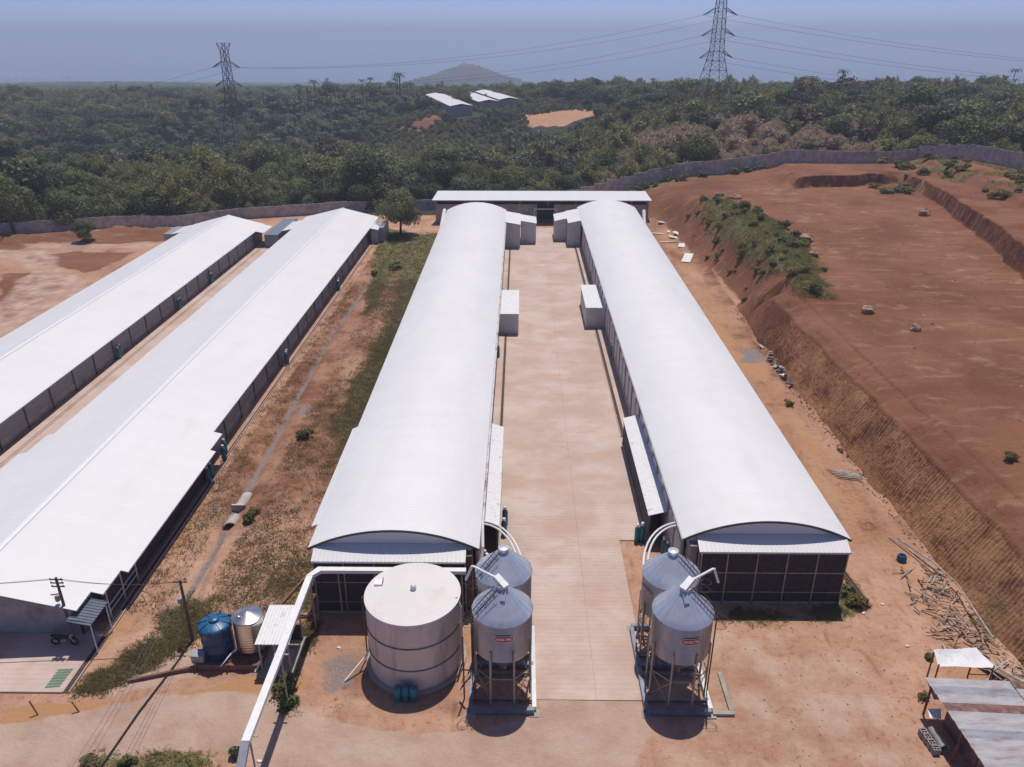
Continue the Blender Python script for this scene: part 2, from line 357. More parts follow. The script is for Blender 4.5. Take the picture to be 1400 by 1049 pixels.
# ------------------------------------------------------------------ mesh builder
class MB:
    def __init__(s): s.v = []; s.f = []; s.n = 0
    def add(s, vs, fs):
        o = len(s.v); s.v.extend([tuple(map(float, p)) for p in vs]); s.f.extend([tuple(i+o for i in f) for f in fs]); return s
    def box(s, x0, y0, z0, x1, y1, z1):
        if x0 > x1: x0, x1 = x1, x0
        if y0 > y1: y0, y1 = y1, y0
        if z0 > z1: z0, z1 = z1, z0
        v = [(x0,y0,z0),(x1,y0,z0),(x1,y1,z0),(x0,y1,z0),(x0,y0,z1),(x1,y0,z1),(x1,y1,z1),(x0,y1,z1)]
        return s.add(v, [(3,2,1,0),(4,5,6,7),(0,1,5,4),(1,2,6,5),(2,3,7,6),(3,0,4,7)])
    def prism(s, poly, z0, z1):
        n = len(poly)
        a = sum(poly[i][0]*poly[(i+1)%n][1]-poly[(i+1)%n][0]*poly[i][1] for i in range(n))
        if a < 0: poly = poly[::-1]
        v = [(x,y,z0) for x,y in poly]+[(x,y,z1) for x,y in poly]
        return s.add(v, [tuple(range(n))[::-1], tuple(range(n,2*n))]+[(i,(i+1)%n,n+(i+1)%n,n+i) for i in range(n)])
    def bar(s, p, q, w, h=None, up=(0,0,1)):
        """box beam from p to q"""
        h = w if h is None else h
        p = Vector(p); q = Vector(q); d = (q-p).normalized(); u = Vector(up)
        if abs(d.dot(u)) > 0.98: u = Vector((1,0,0))
        r = d.cross(u).normalized(); u = r.cross(d).normalized()
        c = [(-1,-1),(1,-1),(1,1),(-1,1)]
        v = [p+r*a*w/2+u*b*h/2 for a,b in c]+[q+r*a*w/2+u*b*h/2 for a,b in c]
        return s.add(v, [(3,2,1,0),(4,5,6,7),(0,1,5,4),(1,2,6,5),(2,3,7,6),(3,0,4,7)])
    def tube(s, pts, r, n=8, r1=None, caps=True):
        pts = [Vector(p) for p in pts]; m = len(pts); r1 = r if r1 is None else r1
        v = []; f = []
        prev = None
        for i, p in enumerate(pts):
            d = (pts[min(i+1,m-1)]-pts[max(i-1,0)]).normalized()
            u = Vector((0,0,1)) if abs(d.z) < 0.95 else Vector((1,0,0))
            if prev is not None: u = prev
            a = d.cross(u).normalized(); u = a.cross(d).normalized(); prev = u
            rr = r+(r1-r)*i/max(1,m-1)
            for k in range(n):
                t = 2*math.pi*k/n; v.append(p+(a*math.cos(t)+u*math.sin(t))*rr)
        for i in range(m-1):
            for k in range(n):
                f.append((i*n+k, (i+1)*n+k, (i+1)*n+(k+1)%n, i*n+(k+1)%n))
        if caps: f.append(tuple(range(n))); f.append(tuple(range((m-1)*n, m*n))[::-1])
        return s.add(v, f)
    def lathe(s, prof, n=32, c=(0,0,0), a0=0.0):
        v = []; f = []
        for r, z in prof:
            for k in range(n):
                t = 2*math.pi*k/n+a0; v.append((c[0]+r*math.cos(t), c[1]+r*math.sin(t), c[2]+z))
        m = len(prof)
        for i in range(m-1):
            for k in range(n): f.append((i*n+k, i*n+(k+1)%n, (i+1)*n+(k+1)%n, (i+1)*n+k))
        return s.add(v, f)
    def grid(s, P):
        """P: array [i][j] of points"""
        P = np.asarray(P, float); a, b, _ = P.shape
        o = len(s.v); s.v.extend(map(tuple, P.reshape(-1,3)))
        s.f.extend([(o+i*b+j, o+(i+1)*b+j, o+(i+1)*b+j+1, o+i*b+j+1) for i in range(a-1) for j in range(b-1)])
        return s
    def quad(s, a, b, c, d): return s.add([a,b,c,d], [(0,1,2,3)])
    def build(s, name, material, parent=None, smooth=False, kind=None, label=None):
        me = bpy.data.meshes.new(name)
        org = Vector((0,0,0))
        p = parent
        while p is not None:
            org = org+Vector(p.location); p = p.parent
        v = [(a-org.x, b-org.y, c-org.z) for a,b,c in s.v]
        me.from_pydata(v, [], s.f); me.update()
        if smooth:
            me.polygons.foreach_set('use_smooth', [True]*len(me.polygons))
        if material: me.materials.append(MATS[material])
        o = bpy.data.objects.new(name, me); COL.objects.link(o)
        if parent is not None: o.parent = parent
        if kind: o['kind'] = kind
        if label: o['label'] = label
        return o
def thing(name, label, cat, loc=(0,0,0), group=None):
    o = bpy.data.objects.new(name, None); COL.objects.link(o); o.location = loc; o.empty_display_size = 0.5
    o['label'] = label; o['category'] = cat
    if group: o['group'] = group
    return o
def tag(o, label, cat, group=None, kind=None):
    o['label'] = label
    if cat: o['category'] = cat
    if group: o['group'] = group
    if kind: o['kind'] = kind
    return o
def copy_tree(o, loc=None, rz=None, scale=None, parent=None, label=None, group=None):
    c = o.copy(); COL.objects.link(c); c.parent = parent
    if loc is not None: c.location = loc
    if rz is not None: c.rotation_euler = (0,0,rz)
    if scale is not None: c.scale = scale
    if label: c['label'] = label
    if group: c['group'] = group
    for ch in o.children: copy_tree(ch, parent=c)
    return c

# ================================================================== GROUND
def axis(parts):
    out = []
    for a, b, st in parts: out += list(np.arange(a, b, st))
    return out
gx = [40.0]
xs = axis([(-40,40,0.5)]); pos = axis([(40,110,0.8),(110,130,1.2)]); v = 130.0; st = 1.4
while v < 9500: pos.append(v); st *= 1.07; v += st
xs = sorted([-p for p in pos if p > 40]+xs+pos)
ys = axis([(12,78,0.5),(78,220,1.0)]); v = 220.0; st = 1.2
while v < 5650: ys.append(v); st *= 1.022; v += st
X, Y = np.meshgrid(np.array(xs), np.array(ys), indexing='ij')
Z = T(X, Y)
nx, ny = X.shape
def soft(poly, w=0.8): return sst(-w, w, poly_sd(X, Y, poly))
def noisy_soft(poly, w=0.8, amp=1.2, sc=3.0, s=2): return sst(-w, w, poly_sd(X, Y, poly)+amp*(fbm(X/sc, Y/sc, 3, s)-0.5)*2)
M = np.zeros((nx, ny, 4)); M2 = np.zeros((nx, ny, 4)); M[...,3] = 1; M2[...,3] = 1
# red soil: everything up on the bank and plateau, heaps and the far slope
tx = toe_x(Y)
M[...,0] = sst(0.2, 2.2, X-tx+0.8*(fbm(X/3,Y/3,3,6)-0.5))*(Y > 20)*(1-sst(163,172,Y)) + sst(24, 30, X)*sst(163,172,Y)*(Y < 222)
M[...,0] = np.maximum(M[...,0], (0.40+0.30*fbm(X/4,Y/8,3,19))*sst(-28.5,-27.5,X)*(1-sst(-15,-13,X))*sst(44,60,Y)*(1-sst(150,160,Y)))
M[...,0] = np.maximum(M[...,0], (0.28+0.40*fbm(X/3,Y/10,3,29))*sst(24,25,X)*(1-sst(33,34,X))*sst(44,56,Y)*(1-sst(165,172,Y)))
M[...,0] = np.maximum(M[...,0], 0.0*sst(-26,-23,X)*(1-sst(-15,-13,X))*sst(50,70,Y)*(1-sst(150,160,Y)))
for pl, a in [(gp([(0,375),(65,372),(90,385),(70,405),(30,425),(0,445)]),0.95), (gp([(30,352),(100,345),(185,345),(150,362),(120,372),(60,362)]),0.95),
           (gp([(-40,322),(100,318),(240,316),(230,330),(150,333),(60,332),(0,348),(-60,350)]),0.9),
           (gp([(405,790),(640,790),(640,980),(560,985),(500,970),(430,960),(415,900)]),0.45)]:
    M[...,0] = np.maximum(M[...,0], a*noisy_soft(pl, 1.0, 1.0))
M[...,0] = np.maximum(M[...,0], (0.30+0.25*fbm(X/6,Y/6,3,37))*(1-sst(-67,-64,X))*sst(60,80,Y)*(1-sst(163,167,Y)))
# pale concrete dust: front road and aprons
road = gp([(-260,1075),(-260,1000),(0,992),(60,982),(110,972),(200,952),(320,945),(400,962),(470,988),(560,1003),(640,1004),(735,975),(738,930),(872,930),(888,1005),(866,1049),(850,1130),(330,1130),(345,1045),(300,1027),(200,1030),(110,1046),(60,1080)])
M[...,2] = noisy_soft(road, 0.35, 0.25, 1.2)
M[...,2] = np.maximum(M[...,2], soft(gp([(98,962),(170,938),(245,878),(275,893),(272,925),(180,945)]), 0.3)*0.9)
M[...,2] = np.maximum(M[...,2], 0.46*noisy_soft(gp([(880,830),(1010,850),(1180,880),(1260,960),(1300,1080),(860,1120),(880,1000)]), 2.0, 1.8, 4))
M[...,2] = np.maximum(M[...,2], 0.55*noisy_soft([(-66,80),(-68,120),(-90,146),(-120,146),(-122,139),(-94,139),(-86,130),(-80,110),(-84,80)], 1.5, 1.5, 5))
M[...,2] = np.maximum(M[...,2], 0.5*noisy_soft([(-66,146),(-66,152),(-100,150),(-96,146)], 1.2, 1.2, 4))
M[...,2] = np.maximum(M[...,2], 0.36*(X > 40)*(X < 80)*(fbm(X/9,Y/4,3,17) > 0.53)*(Y < 180))
# orange sand
sand = gp([(0,968),(95,962),(150,958),(240,952),(330,925),(418,922),(418,940),(330,946),(240,966),(150,990),(60,990),(0,995)])
M2[...,1] = noisy_soft(sand, 0.4, 0.4, 1.5)
M2[...,1] = np.maximum(M2[...,1], 0.55*sst(-31,-28.3,X)*(1-sst(-27.2,-26,X))*(Y>36)*(Y<70)*fbm(X,Y/3,3,3)*1.3)
M2[...,1] = np.maximum(M2[...,1], 0.5*sst(25,27,X)*(1-sst(30,32,X))*(Y<160)*(0.5+0.8*fbm(X/2,Y/10,3,5)))
# gravel: ditch line, patches
dx = X-np.interp(Y, [30,41,55,62,82,100,125,145,160], [-24.8,-24.6,-24.6,-24.8,-25.5,-26.0,-25.1,-25.0,-25])
M2[...,2] = 0.72*np.exp(-(dx/0.5)**2)*(Y > 40)*(Y < 150)
for pl, a in [(gp([(432,950),(440,905),(470,880),(492,885),(490,915),(470,945)]),0.8), (gp([(395,575),(412,552),(432,552),(425,568)]),0.8),
              (gp([(1012,478),(1040,475),(1048,490),(1030,500),(1010,496)]),0.9), (gp([(985,850),(1010,862),(1035,878),(1000,880)]),0.6), (gp([(75,332),(118,328),(130,340),(95,346)]),0.7),
              (gp([(300,1020),(345,1015),(350,1060),(290,1060)]),0.6)]:
    M2[...,2] = np.maximum(M2[...,2], 0.72*a*noisy_soft(pl, 0.9, 0.9, 1.5))
# grass
strip = sst(-23.8,-22.2,X)*(1-sst(-15.2,-14.2,X))*sst(38,46,Y)*(1-sst(155,164,Y))
gA = strip*((0.26+0.30*sst(100,125,Y)+0.10*(1-sst(48,60,Y)))*(0.45+1.1*fbm(X/4,Y/8,3,63))+0.55*sst(-19.8,-17.2,X)*sst(60,80,Y))
gA = np.maximum(gA, 0.27*sst(-28.6,-28,X)*(1-sst(-25.6,-24.8,X))*(Y>44)*(Y<160))
for pl, a in [(gp([(95,955),(160,905),(225,850),(262,800),(285,850),(265,880),(240,890),(170,930)]),0.85),
              (gp([(985,835),(1100,835),(1165,795),(1190,825),(1175,845),(1060,848),(990,852)]),0.9),
              (gp([(405,855),(440,850),(440,885),(415,900),(400,930),(385,960),(420,970),(480,955),(470,965),(385,975)]),0.8),
              (gp([(100,1049),(200,1030),(300,1027),(290,1060),(150,1080)]),0.75),
              (gp([(520,310),(570,320),(575,345),(540,370),(520,420),(500,430),(510,370)]),0.9),
              (gp([(480,540),(505,500),(490,585),(460,590)]),0.8),
              (gp([(1330,845),(1380,830),(1400,860),(1350,880)]),0.6)]:
    gA = np.maximum(gA, a*noisy_soft(pl, 0.8, 0.9, 2.0))
gA = np.maximum(gA, 0.75*noisy_soft(MOUND, 1.5, 2.0, 3))
gA = np.maximum(gA, 0.62*noisy_soft([(92,205),(100,203),(110,180),(116,150),(96,150),(92,175)], 2, 2.5, 6)*(fbm(X/4,Y/4,3,8)>0.42))
gA = np.maximum(gA, 0.6*noisy_soft([(78,176),(86,179),(87,172),(79,169)], 1, 1.0, 3))
gA = np.maximum(gA, 0.5*noisy_soft([(26,180),(40,186),(60,196),(58,199),(30,191),(20,187)], 1.5, 1.5, 4))
M[...,1] = gA
# forest floor
fl = np.where(X < -60, sst(164,170,Y), np.where(X < 2, sst(174,180,Y), 0))
def wall_y(x): return np.interp(x, [-140,-96,-62,-20,2,27,44,62,82,102], [149,160,172,186,187,188,192,199,205,207])
fl = np.maximum(fl, sst(-1, 3, Y-wall_y(X)))
fl = np.where(X > 103, np.maximum(sst(204,210,Y), sst(0, 3, X-np.interp(Y,[100,150,177,197,207],[127,118.5,112.5,106.5,102.5]))), fl)
fl = np.maximum(fl, np.where(X < -118, 1, 0)*sst(100,140,Y))
M2[...,0] = fl
M[...,1] *= (1-fl)
clr = noisy_soft([(2,455),(22,466),(42,446),(40,432),(20,425),(4,432)], 2, 4, 12)
M2[...,0] *= 1-clr
M2[...,1] = np.maximum(M2[...,1], 0.5*clr); M[...,0] = np.maximum(M[...,0], 0.55*clr*(fbm(X/9,Y/9,3,15)))
clr2 = noisy_soft([(-66,440),(-50,470),(-44,455),(-52,425)], 3, 4, 15); M2[...,0] *= 1-clr2; M[...,0] = np.maximum(M[...,0], clr2)
hillm = np.clip(1-np.hypot((X+188)/190., (Y-3000)/300.),0,1)
hd = sst(0.3,0.8,hillm)*0.55; M2[...,0] *= 1-0.8*hd; M[...,0] = np.maximum(M[...,0], 0.6*hd); M[...,1] = np.maximum(M[...,1], 0.5*hd)
me = bpy.data.meshes.new('ground')
idx = np.arange(nx*ny).reshape(nx, ny)
faces = np.stack([idx[:-1,:-1], idx[1:,:-1], idx[1:,1:], idx[:-1,1:]], -1).reshape(-1,4)
me.vertices.add(nx*ny); me.vertices.foreach_set('co', np.stack([X,Y,Z],-1).ravel())
me.loops.add(faces.size); me.loops.foreach_set('vertex_index', faces.ravel())
me.polygons.add(len(faces)); me.polygons.foreach_set('loop_start', np.arange(0, faces.size, 4)); 
me.update(calc_edges=True); me.validate()
me.polygons.foreach_set('use_smooth', np.ones(len(faces), bool))
for nm, mm in (('mask', M), ('maskb', M2)):
    at = me.color_attributes.new(nm, 'FLOAT_COLOR', 'POINT'); at.data.foreach_set('color', mm.reshape(-1,4).ravel())
me.materials.append(MATS['soil'])
ground = bpy.data.objects.new('ground', me); COL.objects.link(ground); ground['kind'] = 'structure'
ground['label'] = 'orange and red bare earth sloping to forested land'

# sea
sea = MB().grid([[(-32000,4700,-246),(-32000,40000,-246)],[(32000,4700,-246),(32000,40000,-246)]]).build('sea', 'sea_water', kind='structure')
sea['label'] = 'hazy blue sea below the horizon'

# cut bank with excavator bucket marks
yy = np.arange(16, 118, 0.075); ss = np.array([-0.12,0,0.04,0.12,0.22,0.34,0.46,0.58,0.70,0.82,0.92,1.0,1.07,1.2,1.35,1.6,1.9])
Yb, Sb = np.meshgrid(yy, ss, indexing='ij')
fade = 1-sst(100, 116, Yb)
tb = toe_x(Yb)+0.35*(fbm(Yb/5, 0*Yb, 3, 31)-0.5)*2
c1x = 2.35+0.5*(fbm(Yb/7, 0*Yb+3, 3, 41)-0.5); c1z = 4.75+0.7*(fbm(Yb/9, 0*Yb+7, 2, 43)-0.5)
hx = np.where(Sb <= 1, Sb*c1x, c1x+(Sb-1)*3.4)
hz = np.where(Sb <= 1, np.clip(Sb,-1,1)**0.92*c1z if False else np.sign(Sb)*np.abs(Sb)**0.95*c1z, c1z+(5.85-c1z)*sst(1,1.6,Sb))
groove = np.abs(((Yb/0.36+2.6*fbm(Yb/3.1, Sb*1.3, 3, 51)+0.5*Sb) % 1)-0.5)*2
amp = sst(-0.02, 0.12, Sb)*(1-sst(0.90, 1.05, Sb))*(0.07+0.13*sst(0.3,0.7,fbm(Yb/2.6, Sb*3.5, 3, 55)))*(1-sst(88,104,Yb))
gd = (groove**1.5)*amp + 0.34*(fbm(Yb/1.3, Sb*3, 3, 57)-0.5)*sst(0,0.2,Sb) + 0.55*(fbm(Yb/4.5, Sb*0.8, 3, 58)-0.5)*sst(0,0.25,Sb)*(1-sst(1.1,1.5,Sb))
ero = sst(1.0,1.25,Sb)*(1-sst(1.4,1.75,Sb))*0.55*(fbm(Yb/2.2, Sb*1.5, 3, 61)-0.5)*2
bx = tb+hx+gd; bz = hz-gd*0.35+ero-0.12*(Sb < 0)
tz = T(bx, Yb)
wtop = sst(1.45, 1.9, Sb); bz = bz*(1-wtop)+(tz+0.05-0.12*sst(1.7,1.9,Sb))*wtop
bz = bz*fade+(tz-0.05)*(1-fade)
bank = MB().grid(np.stack([bx, Yb, bz], -1)).build('earth_bank', 'soil', smooth=True, kind='structure')
bme = bank.data; n_ = len(bme.vertices)
bm_ = np.zeros((n_,4)); bm_[:,0] = 1; bm_[:,3] = 1
d1 = sst(0.5,0.62, fbm((Yb/4).ravel(), (Sb*3).ravel(), 3, 71)); lowz = (Sb.ravel() < 0.95)
bm_[:,1] = 0.20*d1*lowz + 0.34*np.exp(-((Yb.ravel()-43.5)/2.2)**2)*(Sb.ravel()<0.45)
bm2_ = np.zeros((n_,4)); bm2_[:,3] = 1; bm2_[:,1] = (0.47+0.16*fbm((Yb/6).ravel(), (Sb*2).ravel(), 3, 73))*lowz*(1-0.6*sst(85,105,Yb.ravel()))
for nm, mm in (('mask', bm_), ('maskb', bm2_)):
    at = bme.color_attributes.new(nm, 'FLOAT_COLOR', 'POINT'); at.data.foreach_set('color', mm.ravel())
bank['label'] = 'steep brown earth bank scored by excavator bucket marks'

# faces of the dug pit on the plateau
def pit_face(path, label, out=1.0, groove=0.30, seed=0):
    P0 = [Vector((a,b,0)) for a,b in path]; pts_ = []
    for a, b in zip(P0[:-1], P0[1:]):
        n = int((b-a).length/0.16)
        pts_ += [a.lerp(b, k/n) for k in range(n)]
    px = np.array([p.x for p in pts_]); py = np.array([p.y for p in pts_])
    kk = np.ones(25)/25; pxs = np.convolve(np.pad(px,12,'edge'),kk,'valid'); pys = np.convolve(np.pad(py,12,'edge'),kk,'valid')
    tx_ = np.gradient(pxs); ty_ = np.gradient(pys); L_ = np.hypot(tx_,ty_); nx_, ny_ = -ty_/L_*out, tx_/L_*out      # towards the terrace
    ar = np.cumsum(L_); ss_ = np.array([-0.25,0,0.15,0.35,0.55,0.75,0.92,1.0,1.25,1.7,2.4])
    A, Sg = np.meshgrid(ar, ss_, indexing='ij')
    wob = 0.9*(fbm(A/3.5, 0*A+seed, 3, 7+seed)-0.5)+0.35*(fbm(A/0.8, Sg*2, 2, 9+seed)-0.5)
    fx = pxs[:,None]-nx_[:,None]*0.9; fy = pys[:,None]-ny_[:,None]*0.9
    zlo = T(fx-nx_[:,None]*1.0, fy-ny_[:,None]*1.0); zhi = T(fx+nx_[:,None]*3.0, fy+ny_[:,None]*3.0)
    gr_ = np.abs(((A/groove+fbm(A/1.5,Sg*2,2,3)) % 1)-0.5)*0.22*sst(0.4,0.6,fbm(A/3,Sg*2,2,5))
    off = np.where(Sg <= 1, np.clip(Sg,-1,1)*0.75, 0.75+(Sg-1)*1.6)+wob+gr_
    XX = fx+nx_[:,None]*off; YY = fy+ny_[:,None]*off
    ZZ = np.where(Sg <= 1, zlo+(zhi-zlo)*np.clip(Sg,0,1)-0.15*(Sg<0), zhi)
    w_ = sst(1.2,2.2,Sg); ZZ = ZZ*(1-w_)+(T(XX,YY)+0.05-0.1*sst(2,2.4,Sg))*w_+0.3*(fbm(A/1.2,Sg*3,3,11)-0.5)*(Sg>0.3)*(1-w_)
    endf = np.minimum(sst(0,5,A), sst(0,5,ar[-1]-A)); ZZ = ZZ*endf+(T(XX,YY)-0.1)*(1-endf)
    g = np.stack([XX,YY,ZZ],-1)
    if out < 0: g = g[:,::-1]
    o = MB().grid(g).build('earth_bank', 'soil', smooth=True, kind='structure'); n_ = len(o.data.vertices)
    m1 = np.zeros((n_,4)); m1[:,0] = 1; m1[:,3] = 1; m2 = np.zeros((n_,4)); m2[:,3] = 1
    for nm, mm in (('mask', m1), ('maskb', m2)):
        at = o.data.color_attributes.new(nm, 'FLOAT_COLOR', 'POINT'); at.data.foreach_set('color', mm.ravel())
    o['label'] = label
pit_face([(58.5,170),(60,176),(66,178.5),(74,178.8),(80,181.5),(87,182.4)], 'dark red cut face at the far end of the dug pit', 1.0, seed=1)
pit_face([(88,182.5),(87,172),(85,160),(79,130),(73,109),(66,86),(62,72)], 'long reddish cut face on the right side of the dug pit', 1.0, seed=4)

# concrete yard: two lanes of slabs
yard = bpy.data.objects.new('concrete_yard', None); COL.objects.link(yard); yard['kind'] = 'structure'; yard['label'] = 'long pinkish concrete yard between the two arched poultry houses'
def slab(x0, x1, y0, y1): MB().box(x0, y0, -0.15, x1, y1, (0.055 if y0 > 36 else 0.028)+rnd.uniform(-0.002,0.002)).build('slab', 'yard_concrete', yard)
y = 36.2; j = 0
while y < 163:
    L = 5.6
    xr = 10.45 if y > 48.5 else 8.25
    xc = 4.9
    slab(-1.65 if y > 46 else 0.6, xc-0.005, y+0.003, y+L-0.003); slab(xc+0.005, xr, y+0.003, y+L-0.003)
    y += L; j += 1
lane = bpy.data.objects.new('concrete_lane', None); COL.objects.link(lane); lane['kind'] = 'structure'; lane['label'] = 'pinkish concrete lane between the two gabled sheds'
y = 38.0
while y < 158:
    MB().box(-50.9, y+0.003, -0.15, -43.4, y+7.5-0.003, 0.05).build('slab', 'yard_concrete', lane); y += 7.5
apron = MB().box(-62, 36.45, -0.3, -28.75, 41.9, 0.10).build('concrete_apron', 'yard_concrete', kind='structure'); apron['label'] = 'concrete apron in front of the near gabled shed'

# drains and walkways along the yard
def drain(x0, x1, y0, y1, name='drain'):
    d = thing(name, '', 'drain', (x0, y0, 0))
    MB().box(x0, y0, -0.1, x0+0.07, y1, 0.13).build('kerb', 'yard_concrete', d)
    MB().box(x1-0.07, y0, -0.1, x1, y1, 0.13).build('kerb', 'yard_concrete', d)
    MB().box(x0+0.07, y0+0.01, -0.1, x1-0.07, y1-0.01, 0.02).build('channel', 'drain_mud', d)
    return d
tag(drain(10.47, 10.97, 71, 148.5), 'concrete drain beside the right arched house', 'drain')
tag(drain(-2.1, -1.67, 69, 148), 'concrete drain beside the left arched house', 'drain')
tag(drain(-50.9+0.9, -50.9+1.25, 40, 150), 'dark drain line in the lane between the gabled sheds', 'drain')
tag(drain(-28.72, -28.25, 36.45, 66), 'dark drain beside the near end of the near gabled shed', 'drain')
tag(drain(-28.95, -28.72+0.1, 66.1, 150), 'narrow concrete gutter along the far side wall of the near gabled shed', 'drain')
for nm, bb, lb in (('walkway', (10.97,71,12.2,148.5), 'pale concrete walkway beside the right arched house'), ('walkway', (-3.0,69,-2.12,148), 'orange dusty walkway beside the left arched house')):
    o = MB().box(bb[0], bb[1], -0.1, bb[2], bb[3], 0.10).build(nm, 'yard_concrete', kind='structure'); o['label'] = lb

# ================================================================== ROOF SHEETS
def corrugated(path, y0, y1, pitch=0.36, h=0.012):
    """path: list of (x,z) across, ribs run along the path; sheet between y0 and y1"""
    n = max(2, int((y1-y0)/pitch)); out = []
    for k in range(n):
        yb = y0+(y1-y0)*k/n; p = (y1-y0)/n
        for t, dz in ((0.0,0),(0.58,0),(0.68,1),(0.92,1)):
            out.append([(x, yb+p*t, z+dz*h) for x, z in path])
    out.append([(x, y1, z) for x, z in path])
    return out
def arch_path(x0, x1, ze, rise, n=22, ext=0):
    w = (x1-x0)/2; Rr = (w*w+rise*rise)/(2*rise); cx = (x0+x1)/2; cz = ze+rise-Rr; a = math.asin(w/Rr)
    return [(cx+Rr*math.sin(-a+2*a*k/n), cz+Rr*math.cos(-a+2*a*k/n)) for k in range(n+1)]
def under(path, y0, y1, th=0.09):
    return [[(x, y, z-th) for x, z in path] for y in (y1, y0)]

# ================================================================== ARCHED POULTRY HOUSES
def arched_house(label, x0, x1, y0, y1, road_side, wing_steps):
    h = thing('poultry_house', label, 'poultry house', ((x0+x1)/2, y0, 0), 'arched poultry houses')
    ze, rise = 5.1, 1.55
    path = arch_path(x0, x1, ze, rise)
    rf = MB().grid(corrugated(path, y0, y1)).grid(under(path, y0, y1)).build('roof', 'white_roof', h)
    # rim along the near arch
    rim = MB()
    for (a, b), (c, d) in zip(path[:-1], path[1:]): rim.bar((a, y0-0.02, b-0.05), (c, y0-0.02, d-0.05), 0.06, 0.16)
    rim.build('roof_rim', 'dark_post', rf)
    s = road_side
    xr = x0 if s < 0 else x1            # eave on the yard side
    xo = x1 if s < 0 else x0
    wr = xr-s*0.16; wo = xo+s*0.5
    # outer wall plain, inner wall in bays
    MB().box(wo, y0+0.9, -0.1, wo+s*0.15, y1-0.4, 5.0).build('outer_wall', 'grey_wall', h)
    MB().box(min(wr,wo)+0.16, y1-0.6, -0.1, max(wr,wo)-0.16, y1-0.4, 5.3).build('end_wall', 'grey_wall', h)
    gw = MB(); pts = arch_path(x0+0.5, x1-0.5, 5.0, 1.35)
    gv = [(a, y0+0.28, b) for a, b in pts]+[(x1-0.5, y0+0.28, 4.0),(x0+0.5, y0+0.28, 4.0)]
    gw.add(gv, [tuple(range(len(gv)))]).build('gable_panel', 'pale_roof', h)
    bay = 5.5; yb = y0+1.0; yend = y1-13
    MB().box(wr-s*0.02, y0+0.9, -0.1, wr-s*0.14, yend+2, 1.1).build('plinth', 'concrete_wall', h)
    k = 0
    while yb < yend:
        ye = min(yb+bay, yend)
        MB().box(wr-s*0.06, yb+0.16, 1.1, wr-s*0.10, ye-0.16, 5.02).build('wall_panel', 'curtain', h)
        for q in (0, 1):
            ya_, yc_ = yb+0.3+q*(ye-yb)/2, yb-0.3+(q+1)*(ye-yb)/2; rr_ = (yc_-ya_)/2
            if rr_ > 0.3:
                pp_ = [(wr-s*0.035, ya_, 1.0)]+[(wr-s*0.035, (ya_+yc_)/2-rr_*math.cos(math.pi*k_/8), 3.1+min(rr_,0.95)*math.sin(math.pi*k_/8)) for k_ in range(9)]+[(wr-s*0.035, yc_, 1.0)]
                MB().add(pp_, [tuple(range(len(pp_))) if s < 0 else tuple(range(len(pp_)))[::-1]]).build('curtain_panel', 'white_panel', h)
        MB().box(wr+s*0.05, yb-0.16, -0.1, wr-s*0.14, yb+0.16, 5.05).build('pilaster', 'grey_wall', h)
        MB().box(wr+s*0.05, yb+2.35, 4.1, wr-s*0.04, yb+3.1, 4.65).build('vent', 'sign_white', h)  # white boxes standing in for squares of light let through below the eave
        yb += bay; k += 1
    # eave gutter
    if s > 0:
        g = MB().tube([(xr+0.10, y1-12, ze-0.10), (xr+0.10, y0+3, ze-0.12), (xr+0.22, y0+0.6, ze-0.30)], 0.11, 8)
        g.tube([(xr+0.22, y0+0.6, ze-0.30),(xr+0.05, y0-0.8, 3.4),(xr-0.1, y0-1.3, 3.0)], 0.13, 8)
        g.build('gutter_pipe', 'rusty_white', h)
    else:
        MB().box(xr-0.06, y0+0.1, ze-0.14, xr+0.02, y1-12.5, ze-0.03).build('fascia', 'bright_steel', h)
    # awning over the near screens
    ax0, ax1 = x0+(1.0 if s < 0 else 0.45), x1-(0.35 if s < 0 else 0.9)
    yf = y0-1.05; n = int((ax1-ax0)/0.3); P = []
    for q in range(n):
        for t, dz in ((0,0),(0.6,0),(0.7,1),(0.92,1)):
            xx = ax0+(ax1-ax0)*(q+t)/n; P.append([(xx, yf, 4.80+dz*0.015), (xx, y0+0.25, 5.36+dz*0.015)])
    P = P[::-1]
    aw = MB().grid(P).grid([[(ax0,yf,4.74),(ax0,y0+0.25,5.30)],[(ax1,yf,4.74),(ax1,y0+0.25,5.30)]]).build('awning', 'white_roof', h)
    MB().box(ax0, yf-0.03, 4.66, ax1, yf+0.01, 4.80).build('fascia', 'white_panel', aw)
    ysc = y0-0.75
    MB().box(x0+0.5, ysc+0.35, -0.1, ax0+0.02, y0+1.0, 4.8).build('corner_wall', 'brick' if s > 0 else 'concrete_wall', h)
    MB().box(ax1-0.02, ysc+0.35, -0.1, x1-0.5, y0+1.0, 4.8).build('corner_wall', 'brick', h)
    nb = 5; bw = (ax1-ax0)/nb
    for q in range(nb):
        a = ax0+q*bw; b = a+bw
        for z0, z1 in ((0.25,1.05),(1.12,2.75),(2.82,4.62)):
            MB().box(a+0.05, ysc, z0, b-0.05, ysc+0.03, z1).build('screen_panel', 'dark_screen', h)
    for q in range(nb+1):
        a = ax0+q*bw; a = min(max(a, ax0+0.05), ax1-0.05)
        MB().box(a-0.04, ysc-0.07, -0.1, a+0.04, ysc-0.01, 4.70).build('post', 'steel_post', h)
    for z in (1.085, 2.785):
        MB().box(ax0+0.01, ysc-0.035, z-0.035, ax1-0.01, ysc-0.005, z+0.035).build('rail', 'steel_post', h)
    MB().box(ax0, ysc+0.05, -0.1, ax1, ysc+0.3, 0.25).build('plinth', 'concrete_wall', h)
    # stepped wings at the far end
    xa, za = xr, ze
